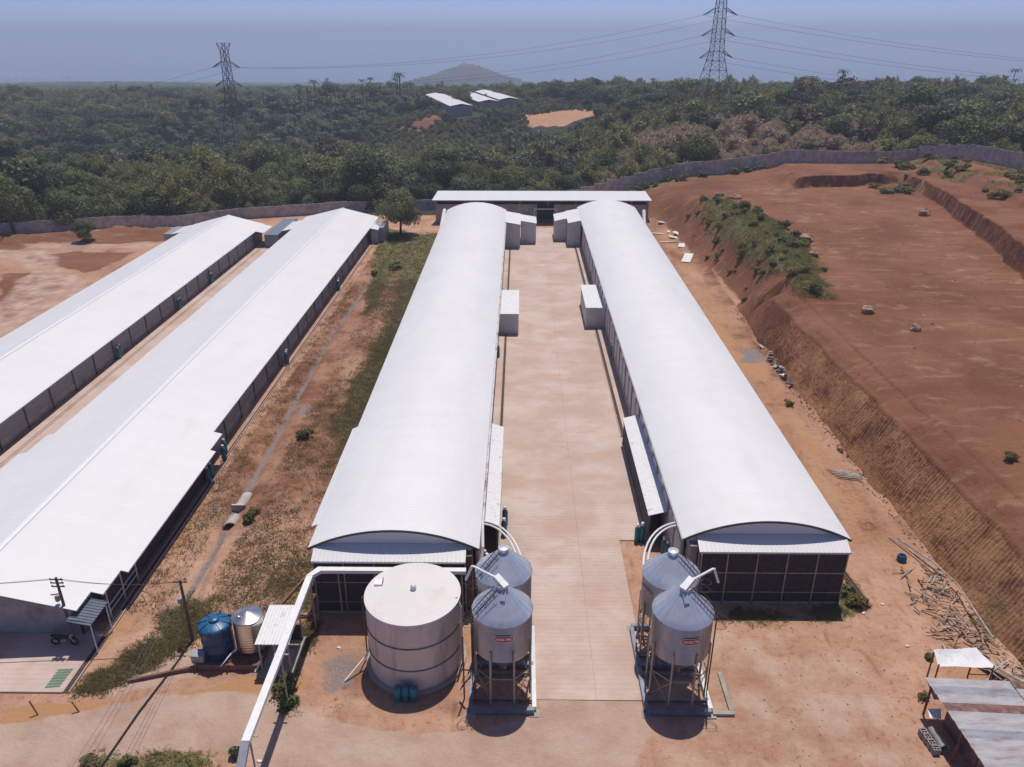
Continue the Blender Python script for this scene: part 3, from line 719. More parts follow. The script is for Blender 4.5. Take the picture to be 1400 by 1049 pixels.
    for st_i, (dxw, ya, yz) in enumerate(wing_steps):
        xb = xa+s*dxw; zb = za-0.52
        pth = [(xa, za-0.02), (xb, zb)] if s > 0 else [(xb, zb), (xa, za-0.02)]
        w = MB().grid(corrugated(pth, ya, yz)).grid(under(pth, ya, yz, 0.08)).build('wing_roof', 'white_roof', h)
        lo = [(xa, ya+0.25, -0.1),(xb-s*0.1, ya+0.25, -0.1),(xb-s*0.1, ya+0.25, zb-0.1),(xa, ya+0.25, za-0.12)]
        MB().add(lo+[(a, b+0.15, c) for a,b,c in lo], [(0,1,2,3),(7,6,5,4),(0,4,5,1),(1,5,6,2),(2,6,7,3)]).build('wing_wall', 'white_panel', h)
        MB().box(xb-s*0.1, ya+0.41, -0.1, xb-s*0.25, yz-0.3, zb-0.1).build('wing_wall', 'white_panel', h)
        xa, za = xb, zb
    return h
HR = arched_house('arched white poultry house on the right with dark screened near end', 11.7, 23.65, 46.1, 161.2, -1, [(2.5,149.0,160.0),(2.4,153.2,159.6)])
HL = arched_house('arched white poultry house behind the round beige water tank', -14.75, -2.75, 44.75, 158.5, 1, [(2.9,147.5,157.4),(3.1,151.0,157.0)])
# widened eave on the far side of the left house
e = MB().grid(corrugated([(-15.25,4.86),(-14.6,5.16)], 47.7, 63.2)); e.grid(under([(-15.25,4.86),(-14.6,5.16)], 47.7, 63.2)).build('eave_extension', 'white_roof', HL)

# side boxes on the house walls
def annex(h, x0, x1, y0, y1, z):
    a = MB().box(x0, y0, -0.1, x1, y1, z).build('annex', 'white_panel', h)
    MB().box(x0-0.08, y0-0.12, z+0.002, x1+0.08, y1+0.12, z+0.1).build('annex_roof', 'white_sheet', a)
annex(HR, 9.3, 12.1, 103.3, 113.9, 2.95); annex(HL, -2.9, -0.15, 100.6, 111.2, 2.95)
def lean_to(h, xw, xe, y0, y1, s):
    zt, zb = 3.35, 2.85
    pth = [(xw, zt),(xe, zb)] if s > 0 else [(xe, zb),(xw, zt)]
    l = MB().grid(corrugated(pth, y0, y1, 0.5, 0.02)).grid(under(pth, y0, y1, 0.07)).build('lean_to_roof', 'white_sheet', h)
    for k in range(5):
        yk = y0+0.15+(y1-y0-0.3)*k/4
        MB().box(xe-s*0.12, yk-0.06, -0.1, xe-s*0.24, yk+0.06, zb-0.06).build('post', 'dark_post', h)
    for k in range(4):
        ya = y0+0.15+(y1-y0-0.3)*k/4; yb_ = y0+0.15+(y1-y0-0.3)*(k+1)/4
        MB().box(xe-s*0.16, ya+0.08, 0.2, xe-s*0.20, yb_-0.08, zb-0.1).build('screen_panel', 'dark_screen', h)
    MB().box(xe-s*0.05, y0, -0.1, xe-s*0.35, y1, 0.28).build('plinth', 'concrete_wall', h)
lean_to(HR, 12.15, 10.35, 52.4, 69.6, -1); lean_to(HL, -3.0, -1.5, 51.0, 67.6, 1)

# ================================================================== GABLED SHEDS
def gabled_shed(label, xr, xl, ridge, ze, zr, y0, y1, mt):
    h = thing('poultry_shed', label, 'poultry shed', (ridge, y0, 0), 'gabled poultry sheds')
    pr = [(ridge+(xr-ridge)*k/3, zr+(ze-zr)*k/3) for k in range(4)]; pl = [(xl+(ridge-xl)*k/3, ze+(zr-ze)*k/3) for k in range(4)]
    MB().grid(corrugated(pr, y0, y1)).grid(under(pr, y0, y1)).build('roof_slope', 'white_roof', h)
    MB().grid(corrugated(pl, y0, y1)).grid(under(pl, y0, y1)).build('roof_slope', mt, h)
    rc = MB()
    for sgn, xe in ((-1, xl), (1, xr)):
        zz = zr+(ze-zr)*0.28/abs(xe-ridge)
        rc.add([(ridge,y0-0.02,zr+0.06),(ridge+sgn*0.28,y0-0.02,zz+0.05),(ridge+sgn*0.28,y1+0.02,zz+0.05),(ridge,y1+0.02,zr+0.06)], [(0,1,2,3)] if sgn > 0 else [(3,2,1,0)])
    rc.build('ridge_cap', 'ridge_white', h)
    w0 = xr-0.75
    yb = y0+1.2
    MB().box(w0-0.1, y0+1.2, -0.1, w0-0.02, y1-0.6, 0.95).build('plinth', 'concrete_wall', h)
    while yb < y1-1.2:
        ye = min(yb+4.76, y1-0.7)
        MB().box(w0-0.09, yb+0.09, 0.95, w0-0.05, ye-0.09, ze-0.03).build('curtain_panel', 'curtain', h)
        MB().box(w0-0.09, yb-0.09, -0.1, w0+0.04, yb+0.09, ze-0.05).build('post', 'dark_post', h)
        yb += 4.76
    gv = [(xl+0.6,y0+1.2,-0.1),(w0,y0+1.2,-0.1),(w0,y0+1.2,ze+0.02),(ridge,y0+1.2,zr-0.12),(xl+0.6,y0+1.2,ze+0.02)]
    MB().add(gv+[(a,b+0.15,c) for a,b,c in gv], [(0,1,2,3,4),(9,8,7,6,5)]).build('gable_wall', 'grey_wall', h)
    gv = [(a, y1-0.6, c) for a,b,c in gv]
    MB().add(gv+[(a,b+0.15,c) for a,b,c in gv], [(0,1,2,3,4),(9,8,7,6,5)]).build('end_wall', 'grey_wall', h)
    MB().box(xl+0.6, y0+1.4, -0.1, xl+0.7, y1-0.7, ze).build('outer_wall', 'grey_wall', h)
    return h
SB = gabled_shed('gabled white shed beside the grassy strip with dark awning at its corner', -29.25, -44.35, -36.55, 3.1, 4.95, 40.5, 161, 'pale_roof')
SA = gabled_shed('gabled white shed at the far left beside the bare dirt lot', -50.75, -64.9, -57.75, 3.1, 4.95, 52, 154, 'pale_roof')
for (xa, za, xb, zb, ya, yb_) in [(-29.3,3.13,-28.45,2.9,42.4,65.8),(-28.5,2.92,-27.95,2.76,45.0,62.6)]:
    MB().grid(corrugated([(xa,za),(xb,zb)], ya, yb_)).grid(under([(xa,za),(xb,zb)], ya, yb_)).build('eave_extension', 'white_roof', SB)
for (xa, za, xb, zb, ya, yb_) in [(-45.1,2.9,-44.3,3.12,44.5,65.3),(-45.9,2.7,-45.05,2.92,46,62.0)]:
    MB().grid(corrugated([(xa,za),(xb,zb)], ya, yb_)).grid(under([(xa,za),(xb,zb)], ya, yb_)).build('eave_extension', 'pale_roof', SB)
MB().box(-29.0, 42.9, 0.3, -28.95, 62.5, 2.5).build('screen_panel', 'dark_screen', SB)
# railing in front of the dark side
rl = MB(); rl.bar((-28.85,43.2,1.15),(-28.85,47.6,1.15),0.06).bar((-28.85,43.2,0.65),(-28.85,47.6,0.65),0.06)
for k in range(3): rl.bar((-28.85,43.3+2.1*k,0),(-28.85,43.3+2.1*k,2.7),0.07)
rl.build('railing', 'white_pipe', SB)
# dark blue awning at the corner
P = []
for q in range(9):
    for t, dz in ((0,0),(0.62,0),(0.7,1),(0.92,1)):
        yv = 39.9+2.4*(q+t)/9; P.append([(-29.75, yv, 2.72+dz*0.04), (-28.1, yv-0.1, 2.45+dz*0.04)])
MB().grid(P[::-1]).grid([[(-29.75,39.9,2.66),(-29.75,42.3,2.66)],[(-28.1,39.8,2.40),(-28.1,42.2,2.40)]]).build('corner_awning', 'canopy_blue', SB)
for px_, py_ in ((-28.2,39.95),(-28.2,42.0)): MB().tube([(px_,py_,0),(px_,py_,2.45)], 0.04, 8).build('awning_post', 'white_pipe', SB)
# far end wings of the gabled sheds
def far_wing(h, x0, x1, y0, y1, z0, z1):
    MB().grid(corrugated([(x0,z0),(x1,z1)] if x0 < x1 else [(x1,z1),(x0,z0)], y0, y1)).grid(under([(min(x0,x1), z0 if x0<x1 else z1),(max(x0,x1), z1 if x0<x1 else z0)], y0, y1)).build('wing_roof', 'pale_roof', h)
far_wing(SB, -29.4, -27.7, 150.8, 157.5, 3.1, 2.75); far_wing(SB, -44.2, -46.4, 150, 158, 3.1, 2.7)
far_wing(SA, -50.8, -49.2, 147.8, 153.6, 3.1, 2.8); far_wing(SA, -64.8, -66.9, 147, 153.5, 3.1, 2.7)
MB().box(-49.15, 147.6, -0.1, -46.5, 162, 2.5).build('cooling_pad_room', 'blue_steel', SA)
MB().box(-29.3, 151.4, -0.1, -27.9, 157, 2.7).build('cooling_pad_room', 'white_panel', SB)
MB().box(-27.85, 152, -0.1, -26.9, 158.5, 2.9).build('cooling_pad', 'zinc_blue', SB)
MB().box(-69.0, 148.5, -0.1, -67.0, 155, 2.4).build('cooling_pad_room', 'zinc_blue', SA)

# ================================================================== FAR CROSS BUILDING
fb = thing('storage_building', 'long low concrete building closing the far end of the yard', 'building', (5, 170, 0))
pth = [(-18.8,0),(28.0,0)]
MB().grid([[(-18.9,168.2,5.15),(-18.2,174.5,6.0)],[(28.2,168.2,5.15),(27.6,174.5,6.0)]]).grid([[(-18.9,168.2,5.02),(28.2,168.2,5.02)],[(-18.2,174.5,5.88),(27.6,174.5,5.88)]]).build('roof', 'pale_roof', fb)
MB().box(-18.9, 168.12, 4.98, 28.2, 168.19, 5.17).build('fascia', 'pale_roof', fb)
for a, b in ((-18.3, 3.7), (7.3, 27.7)):
    x = a; n = max(1, int((b-a)/3.7)); st = (b-a)/n
    for k in range(n):
        MB().box(a+k*st+0.02, 168.8, -0.1, a+(k+1)*st-0.02, 169.0, 4.15).build('wall_panel', 'concrete_wall', fb)
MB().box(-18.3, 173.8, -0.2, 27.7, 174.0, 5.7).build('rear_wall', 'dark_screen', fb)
MB().box(-18.3, 169.05, -0.2, -18.1, 173.7, 4.6).build('side_wall', 'concrete_wall', fb); MB().box(27.5, 169.05, -0.2, 27.7, 173.7, 4.6).build('side_wall', 'concrete_wall', fb)
MB().box(3.0, 167.6, 3.3, 8.0, 167.75, 3.5).build('beam', 'white_panel', fb)
for xx in (3.1, 7.9): MB().box(xx-0.1, 167.58, -0.1, xx+0.1, 167.77, 3.29).build('post', 'white_panel', fb)
MB().box(3.75, 173.4, 0, 7.25, 173.5, 3.7).build('door_leaf', 'dark_screen', fb)
for xx in (-18.0,-12,-6,0,6,12,18,24,27.4): MB().box(xx-0.08, 168.5, 4.1, xx+0.08, 168.66, 5.05).build('roof_post', 'steel_post', fb)
for lb, xx in (('white pipe leaning at the far corner of the left arched house', -15.6), ('white pipe leaning at the far corner of the right arched house', 25.6)):
    o = MB().tube([(xx, 150.5 if xx < 0 else 160, 2.0), (xx-(0.1 if xx<0 else -0.1), 162.5, 4.2)], 0.38, 10).build('exhaust_pipe', 'white_pipe'); tag(o, lb, 'pipe')

# ================================================================== FEED SILOS
SILO_T = {}
def make_silo(label):
    t = thing('feed_silo', label, 'silo', (0,0,0), 'galvanised feed silos')
    Rr, z0, z1, zc = 1.78, 3.75, 6.5, 8.05
    prof = []
    nz = 34
    for k in range(nz+1):
        z = z0+(z1-z0)*k/nz; prof.append((Rr+(0.016 if k % 2 else -0.016), z))
    body = MB().lathe(prof, 40).build('body', 'galv_body', t, smooth=False)
    for k in range(8):
        a = 2*math.pi*(k+0.5)/8; 
        MB().bar((1.80*math.cos(a),1.80*math.sin(a),z0+0.05),(1.80*math.cos(a),1.80*math.sin(a),z0+0.9),0.09,0.05,up=(math.cos(a),math.sin(a),0)).build('stiffener', 'bin_leg', body)
    MB().lathe([(Rr+0.07,z1-0.04),(Rr+0.05,z1+0.03)]+[(Rr+0.05-(Rr-0.25)*q/5, z1+0.03+(zc-0.10-z1-0.03)*q/5) for q in range(1,6)], 48).build('cone_roof', 'galv', t, smooth=True)
    rb = MB()
    for k in range(20):
        a = 2*math.pi*k/20
        rb.bar(((Rr+0.05)*math.cos(a),(Rr+0.05)*math.sin(a),z1+0.035),(0.3*math.cos(a),0.3*math.sin(a),zc-0.09),0.012,0.015)
    rb.build('roof_seams', 'galv', t)
    MB().lathe([(0.30,zc-0.14),(0.30,zc+0.08),(0.34,zc+0.08),(0.34,zc+0.16),(0.001,zc+0.2)], 16).build('filler_cap', 'bright_steel', t)
    MB().lathe([(Rr-0.02,z0+0.02),(0.22,z0-1.75),(0.22,z0-2.0),(0.001,z0-2.0)], 24).build('hopper', 'galv_body', t, smooth=True)
    for k in range(8):
        a = 2*math.pi*(k+0.5)/8; c, s = math.cos(a), math.sin(a)
        MB().bar((1.84*c,1.84*s,0.35),(1.84*c,1.84*s,4.55),0.10,0.10,up=(c,s,0)).build('leg', 'bin_leg', t)
    br = MB()
    for k in range(8):
        a = 2*math.pi*(k+0.5)/8; b = 2*math.pi*(k+1.5)/8
        p = lambda an, z: (1.80*math.cos(an), 1.80*math.sin(an), z)
        if k % 2 == 0: br.bar(p(a,0.5), p(b,2.3), 0.035).bar(p(b,0.5), p(a,2.3), 0.035)
        br.bar(p(a,2.4), p(b,2.4), 0.05)
    br.build('bracing', 'bin_leg', t)
    return t
def add_ladder(t, ang, side='x'):
    """ladder up the body and over the cone at angle ang (radians, world), local coordinates of the silo"""
    L = MB(); c, s = math.cos(ang), math.sin(ang); tx, ty = -s, c
    o = Vector(t.location)
    def q(r, off, z): return (o.x+r*c+off*tx, o.y+r*s+off*ty, o.z+z)
    for off in (-0.2, 0.2):
        L.bar(q(1.98,off,0.6), q(1.98,off,6.75), 0.045); L.bar(q(1.88,off,6.72), q(0.42,off,8.05), 0.045)
    z = 0.9
    while z < 6.6: L.bar(q(1.98,-0.2,z), q(1.98,0.2,z), 0.03); z += 0.3
    for k in range(7):
        r = 1.8-k*0.2; L.bar(q(r,-0.2,6.72+(1.88-r)*0.91), q(r,0.2,6.72+(1.88-r)*0.91), 0.03)
    for off in (0.42,):
        L.bar(q(1.85,off,6.95), q(0.5,off,8.2), 0.03)
        for k in range(3):
            r = 1.8-k*0.55; zz = 6.6+(1.85-r)*0.91; L.bar(q(r,off,zz), q(r,off,zz+0.4), 0.03)
    # safety cage
    for z in (6.0,6.6):
        pts = [q(1.98+0.62*math.sin(math.pi*k/8), -0.34*math.cos(math.pi*k/8), z) for k in range(9)]
        L.tube(pts, 0.018, 4, caps=False)
    L.build('ladder', 'dark_post', t)
def cyl_text(t, body_text, ang, zc, r):
    cu = bpy.data.curves.new('lettering', 'FONT'); cu.body = body_text; cu.align_x = 'CENTER'; cu.align_y = 'CENTER'; cu.size = 0.25; cu.extrude = 0.0; cu.offset = 0.006
    o = bpy.data.objects.new('lettering_tmp', cu); COL.objects.link(o)
    dg = bpy.context.evaluated_depsgraph_get(); m = bpy.data.meshes.new_from_object(o.evaluated_get(dg))
    vs = [v.co.copy() for v in m.vertices]; fs = [tuple(p.vertices) for p in m.polygons]
    bpy.data.objects.remove(o); bpy.data.curves.remove(cu)
    w = max(v.x for v in vs)-min(v.x for v in vs)
    return vs, fs, w
TXT = None
def add_sign(t, ang):
    global TXT
    o = Vector(t.location); zc = 5.62; r = 1.825
    def q(u, v, rr): a = ang+u/rr; return (o.x+rr*math.cos(a), o.y+rr*math.sin(a), o.z+zc+v)
    def plate(wd, ht, rr, mt, name, par):
        m = MB(); n = 14; top = []; bot = []
        for k in range(n+1):
            u = -wd/2+wd*k/n; e = abs(2*u/wd); hh = ht/2*(1 if e < 0.72 else 1-0.55*(e-0.72)/0.28)
            bulge = 0.06*ht*(1-e)
            top.append(q(u, hh+bulge, rr)); bot.append(q(u, -hh-bulge, rr))
        m.add(bot+top, [(k, k+1, n+2+k, n+1+k) for k in range(n)])
        return m.build(name, mt, par)
    s = plate(1.26, 0.44, r, 'sign_white', 'sign', t)
    plate(1.19, 0.375, r+0.012, 'red_sign', 'sign_face', s)
    if TXT is None: TXT = cyl_text(t, 'CHORE-TIME', ang, zc, r)
    vs, fs, w = TXT; k = 1.02/w
    m = MB(); m.add([q(v.x*k, v.y*k*1.5, r+0.02) for v in vs], fs); m.build('lettering', 'sign_white', s)
LF = make_silo('front silo of the left pair, red sign, ladder on its left')
LF.location = (-0.95, 37.15, 0)
RL = copy_tree(LF, (-0.95, 40.75, 0), label='rear silo of the left pair, partly hidden by the silo in front')
RF = copy_tree(LF, (9.87, 37.05, 0), label='front silo of the right pair, red sign, ladder on its right')
RR = copy_tree(LF, (9.77, 40.55, 0), label='rear silo of the right pair, partly hidden by the silo in front')
for t, a in ((LF, R(205)), (RL, R(208)), (RF, R(-22)), (RR, R(-28))): add_ladder(t, a)
for t, a in ((LF, R(-88)), (RF, R(-83)), (RR, R(200)), (RL, R(-88))): add_sign(t, a)
# auger heads and tubes on the front silos
for t, s, lb in ((LF, -1, 'white feed auger tube entering the top of the front left silo'), (RF, 1, 'white feed auger tube entering the top of the front right silo')):
    a = thing('feed_auger', lb, 'auger', tuple(t.location), 'feed augers on the silos')
    x, y, _ = t.location
    MB().bar((x-s*0.2,y-0.25,8.15),(x+s*0.42,y+0.35,8.5),0.42,0.32).build('drive_box', 'white_pipe', a)
    MB().tube([(x+s*0.3,y+0.2,8.45),(x+s*1.75,y+0.95,8.75),(x+s*1.85,y+1.0,8.72),(x+s*2.25,y+1.15,7.6)], 0.075, 8).build('tube', 'white_pipe', a)
    MB().bar((x-s*0.1,y-0.3,7.95),(x-s*0.02,y-0.75,7.55),0.3,0.2).build('discharge_chute', 'galv', a)
# twin fill pipes from the houses to the rear silos
for t, hx, s, lb in ((RL, -2.7, -1, 'twin white pipes arching from the left house to the rear left silo'), (RR, 12.0, 1, 'twin white pipes arching from the right house to the rear right silo')):
    a = thing('feed_pipes', lb, 'pipe', (hx, 47, 0), 'feed pipes between houses and silos')
    x, y, _ = t.location
    for k in (0, 1):
        pts = []
        xe = x-s*(1.3-0.28*k) if s > 0 else x+(1.25+0.25*k) if k == 0 else x+0.95
        xe = x+(-1.25+0.3*k)*1 if s > 0 else x+(1.3-0.3*k)
        for q in range(13):
            th = math.pi/2*q/12
            pts.append((hx+(xe-hx)*math.sin(th), 48.7-k*0.35-(48.7-k*0.35-(y+1.95))*(1-math.cos(th)), 4.75-0.15*q/12-0.2*(1-math.cos(th))))
        pts.append((xe, y+1.9, 3.6)); pts.append((xe*0.6+x*0.4, y+0.8, 2.3))
        MB().tube(pts, 0.075, 8).build('pipe', 'white_pipe', a)
# steel base frames on concrete footings
for cx, lb in ((-0.95, 'dark blue steel base frame carrying the left silo pair'), (9.82, 'dark blue steel base frame carrying the right silo pair')):
    f = thing('silo_base_frame', lb, 'frame', (cx, 39, 0), 'silo base frames')
    w = 1.95; ya, yb_ = 35.15, 42.6
    for yv in (ya, 38.9, yb_): MB().box(cx-w, yv-0.14, 0.06, cx+w, yv+0.14, 0.42).build('cross_beam', 'blue_steel', f)
    for s in (-1, 1): MB().box(cx+s*w-0.13, ya+0.15, 0.06, cx+s*w+0.13, yb_-0.15, 0.40).build('side_beam', 'blue_steel' if s < 0 else 'bright_steel', f)
    for yv in (36.0, 38.2, 39.8, 41.7): MB().box(cx-w+0.14, yv-0.05, 0.12, cx+w-0.14, yv+0.05, 0.30).build('cross_beam', 'steel_post', f)
    for yv in (ya, yb_):
        for s in (-1, 1): MB().box(cx+s*w-0.3, yv-0.3, -0.2, cx+s*w+0.3, yv+0.3, 0.055).build('footing', 'concrete_wall', f)
o = MB().box(11.9, 35.05, -0.1, 13.2, 35.35, 0.18).box(12.95, 35.4, -0.1, 13.2, 38.5, 0.15).build('kerb', 'concrete_wall'); tag(o, 'low concrete kerb beside the front right silo', 'kerb')

# ================================================================== ROUND WATER TANK
tk = thing('water_tank', 'large round beige water tank with dark rings in front of the left house', 'water tank', (-6.75, 39.75, 0))
cx, cy, RT, HT = -6.75, 39.75, 3.02, 5.35
MB().lathe([(RT+0.28,-0.1),(RT+0.28,0.16),(RT-0.2,0.18)], 48, (cx,cy,0)).build('base', 'concrete_wall', tk)
pf = [];  nzz = 36
for k in range(nzz+1): pf.append((RT+(0.012 if k % 2 else -0.006), 0.15+(HT-0.15)*k/nzz))
MB().lathe(pf, 64, (cx,cy,0)).build('shell', 'tank_beige', tk, smooth=True)
MB().lathe([(RT+0.05,HT-0.06),(RT+0.05,HT+0.05),(RT-0.1,HT+0.07),(1.2,HT+0.2),(0.001,HT+0.26)], 64, (cx,cy,0)).build('roof', 'tank_top', tk, smooth=False)
for z in (1.75, 3.5): MB().lathe([(RT+0.02,z-0.045),(RT+0.05,z-0.04),(RT+0.05,z+0.04),(RT+0.02,z+0.045)], 64, (cx,cy,0)).build('ring', 'tank_ring', tk)
MB().lathe([(0.20,HT+0.18),(0.20,HT+0.52),(0.14,HT+0.60),(0.001,HT+0.64)], 16, (cx+0.05,cy+0.1,0)).build('vent', 'white_pipe', tk, smooth=True)
MB().box(cx-2.55,cy+0.55,HT+0.08,cx-2.0,cy+1.05,HT+0.24).build('hatch', 'sign_white', tk)
MB().tube([(cx-2.05,cy+0.6,HT+0.1),(cx-2.0,cy+0.6,HT+0.45),(cx-2.0,cy+1.0,HT+0.45),(cx-2.05,cy+1.0,HT+0.1)],0.02,6).build('hatch_handle', 'rust_post', tk)
MB().tube([(cx+RT+0.08,cy-0.6,0.2),(cx+RT+0.1,cy-0.6,4.8),(cx+RT-0.2,cy-0.5,5.5)],0.06,8).build('overflow_pipe', 'white_pipe', tk)
pv = MB().tube([(-11.1,37.6,0.05),(-9.9,39.0,0.9),(-9.75,39.2,1.2)],0.06,8).build('outlet_pipe', 'white_pipe', tk)

# ================================================================== TEAL CYLINDERS
def make_cyl(label, group, r=0.21, h=1.45):
    t = thing('gas_cylinder', label, 'gas cylinder', (0,0,0), group)
    MB().lathe([(r*0.9,0.0),(r*0.95,0.06),(r,0.08),(r,h*0.8),(r*0.82,h*0.9),(r*0.4,h*0.97),(0.05,h)], 14).build('body', 'teal', t, smooth=True)
    MB().lathe([(r*0.55,h*0.96),(r*0.6,h*1.10),(r*0.5,h*1.11),(r*0.05,h*1.1)], 10).build('valve_guard', 'bright_steel', t)
    return t
c0 = make_cyl('', 'teal gas cylinders')
CG = [((9.65,52.9),(10.05,52.95),'teal gas cylinders standing at the yard edge behind the right silos'),
      ((11.55,51.2),(11.75,50.8),'teal gas cylinders between the right house and its silos'),
      ((-1.15,55.2),(-1.2,53.6),'dark teal gas cylinders at the yard edge behind the left silos'),
      ((-2.6,49.2),(-2.4,48.8),'teal gas cylinders beside the near corner of the left house'),
      ((12.0,94.0),(11.9,92.9),'teal gas cylinders against the right house wall before the white annex'),
      ((-2.85,93.6),(-2.75,92.4),'teal gas cylinders against the left house wall before the white annex'),
      ((12.0,127.5),(11.95,126.4),'teal gas cylinders against the right house wall beyond the white annex'),
      ((-2.8,117),(-2.75,116),'teal gas cylinders against the left house wall beyond the white annex'),
      ((-51.2,92.2),(-51.0,91.4),'teal gas cylinders against the far left shed halfway along the lane'),
      ((-51.2,111.8),(-51.1,110.9),'teal gas cylinders against the far left shed towards its far end'),
      ((-51.2,125),(-51.1,124.2),'dark gas cylinders against the far left shed near its far end'),
      ((-29.3,90.6),(-29.1,89.7),'teal gas cylinders halfway along the side of the near gabled shed'),
      ((-29.35,121.5),(-29.2,120.6),'teal gas cylinders towards the far end of the near gabled shed'),
      ((-28.9,66.8),(-28.7,65.9),'teal gas cylinders at the eave step of the near gabled shed'),
      ((-28.75,62.6),(-28.72,61.7),'dark teal gas cylinders beside the near gabled shed drain corner')]
first = True
for a, b, lb in CG:
    for k, (x, y) in enumerate((a, b)):
        g_ = lb
        if first: c = c0; first = False; c.location = (x,y,0.06); c['label'] = lb; c['group'] = g_
        else: c = copy_tree(c0, (x,y,0.06), rnd.uniform(0,6), (1.15,1.15,rnd.uniform(0.95,1.1)), label=lb, group=g_)
d0 = thing('water_drum', 'teal drum at the foot of the round beige tank', 'drum', (-7.5,36.2,0.02), 'teal drums at the foot of the beige tank')
MB().lathe([(0.25,0),(0.26,0.03),(0.26,0.42),(0.275,0.45),(0.26,0.48),(0.26,0.9),(0.2,1.0),(0.09,1.04),(0.001,1.04)],16,(-7.5,36.2,0.02)).build('body','teal',d0,smooth=True)
MB().lathe([(0.08,1.03),(0.08,1.1),(0.001,1.1)],10,(-7.5,36.2,0.02)).build('cap','teal',d0)
for x in (-7.0,-6.5): copy_tree(d0, (x,36.22+rnd.uniform(-.05,.05),0.02))

# ================================================================== BLUE AND STEEL TANKS, PLATFORM, SMALL SHED
plat = thing('tank_platform', 'low brick platform under the blue and steel tanks', 'platform', (-18,39,0))
MB().box(-21.1,38.60,-0.3,-16.75,41.4,0.42).build('deck','brick',plat)
MB().box(-21.15,38.45,-0.3,-16.7,38.59,0.46).build('front_wall','brick',plat)
for xx in (-21.0,-18.9,-16.9): MB().bar((xx,38.38,-0.2),(xx,38.38,0.6),0.12).build('post','rust_post',plat)
MB().bar((-25.0,37.4,0.05),(-21.2,38.5,0.15),0.16,0.3).build('wing_wall','brick',plat)
bt = thing('blue_tank', 'dark blue plastic water tank with ribbed lid on the platform', 'water tank', (-19.85,39.75,0.42))
b = MB(); b.lathe([(0.98,0),(1.0,0.05),(1.0,0.6),(1.02,0.63),(1.0,0.66),(1.0,1.3),(1.02,1.33),(1.0,1.36),(1.0,1.95),(1.03,2.0),(1.03,2.2),(1.0,2.3)],40,(-19.85,39.75,0.42)).build('shell','blue_tank',bt,smooth=True)
lid = MB().lathe([(1.04,2.26),(1.04,2.36),(0.9,2.44),(0.42,2.62),(0.34,2.62)],40,(-19.85,39.75,0.42)).build('lid','blue_lid',bt,smooth=True)
MB().lathe([(0.33,2.58),(0.33,2.76),(0.28,2.8),(0.001,2.82)],20,(-19.85,39.75,0.42)).build('hatch','blue_lid',lid,smooth=True)
for k in range(8):
    a = 2*math.pi*k/8; c, s = math.cos(a), math.sin(a)
    MB().bar((-19.85+1.0*c,39.75+1.0*s,2.84),(-19.85+0.45*c,39.75+0.45*s,3.03),0.10,0.10).build('lid_rib','blue_lid',lid)
    MB().box(-19.85+1.02*c-0.07,39.75+1.02*s-0.07,2.62,-19.85+1.02*c+0.07,39.75+1.02*s+0.07,2.9).build('lug','blue_tank',lid)
st_ = thing('steel_tank', 'shiny stainless steel water tank beside the blue tank', 'water tank', (-17.75,40.1,0.42))
stp = [(0.95,0.28),(0.97,0.33)]
for k in range(24): stp.append((0.97+(0.012 if k % 2 else 0), 0.35+2.35*k/23))
MB().lathe(stp,40,(-17.75,40.1,0.42)).build('shell','stainless',st_,smooth=False)
sl_ = MB().lathe([(0.985,2.66),(1.0,2.72),(0.95,2.76),(0.3,3.02),(0.001,3.08)],40,(-17.75,40.1,0.42)).build('lid','stainless',st_,smooth=False)
MB().lathe([(0.2,2.75),(0.2,2.98),(0.001,3.0)],16,(-18.2,39.75,0.42)).build('hatch','stainless',sl_,smooth=True)
for k in range(4):
    a = math.pi/4+k*math.pi/2; MB().bar((-17.75+0.8*math.cos(a),40.1+0.8*math.sin(a),0.42),(-17.75+0.8*math.cos(a),40.1+0.8*math.sin(a),0.75),0.08).build('leg','steel_post',st_)
bx_ = thing('pump_box', 'small concrete pump box with grey lid below the blue tank', 'box', (-20.9,38.9,0.42))
MB().box(-21.3,38.62,0.42,-20.5,39.2,1.0).build('body','concrete_wall',bx_); MB().box(-21.35,38.56,1.003,-20.45,39.26,1.07).build('lid','grey_wall',bx_)
pp = MB().tube([(-19.3,38.3,0.5),(-18.8,39.0,0.9),(-18.6,39.3,1.0)],0.05,8).build('pipe','white_pipe'); tag(pp,'short white pipe between the blue and steel tanks','pipe')
pp = MB().tube([(-16.9,37.8,0.55),(-16.6,38.5,0.9)],0.05,8).build('pipe','white_pipe'); tag(pp,'short white pipe between the steel tank and small shed','pipe')
ss_ = thing('pump_shed', 'small open shed with white corrugated roof beside the steel tank', 'shed', (-15.7,39.8,0))
P = []
for q in range(10):
    for t, dz in ((0,0),(0.6,0),(0.7,1),(0.92,1)):
        xx = -16.75+2.2*(q+t)/10; P.append([(xx,38.1,2.55+dz*0.03),(xx,41.5,2.85+dz*0.03)])
MB().grid(P[::-1]).grid([[(-16.75,38.1,2.49),(-16.75,41.5,2.79)],[(-14.6,38.1,2.49),(-14.6,41.5,2.79)]]).build('roof','white_sheet',ss_)
for xx in (-16.6,-15.6,-14.75):
    for yv in (38.35,41.3): MB().bar((xx,yv,-0.2),(xx,yv,2.5),0.09).build('post','grey_plank',ss_)
MB().box(-16.5,41.2,0,-14.8,41.28,1.4).build('rear_panel','dark_screen',ss_)
MB().box(-16.9,37.9,-0.3,-14.5,41.5,0.12).build('floor_slab','concrete_wall',ss_)

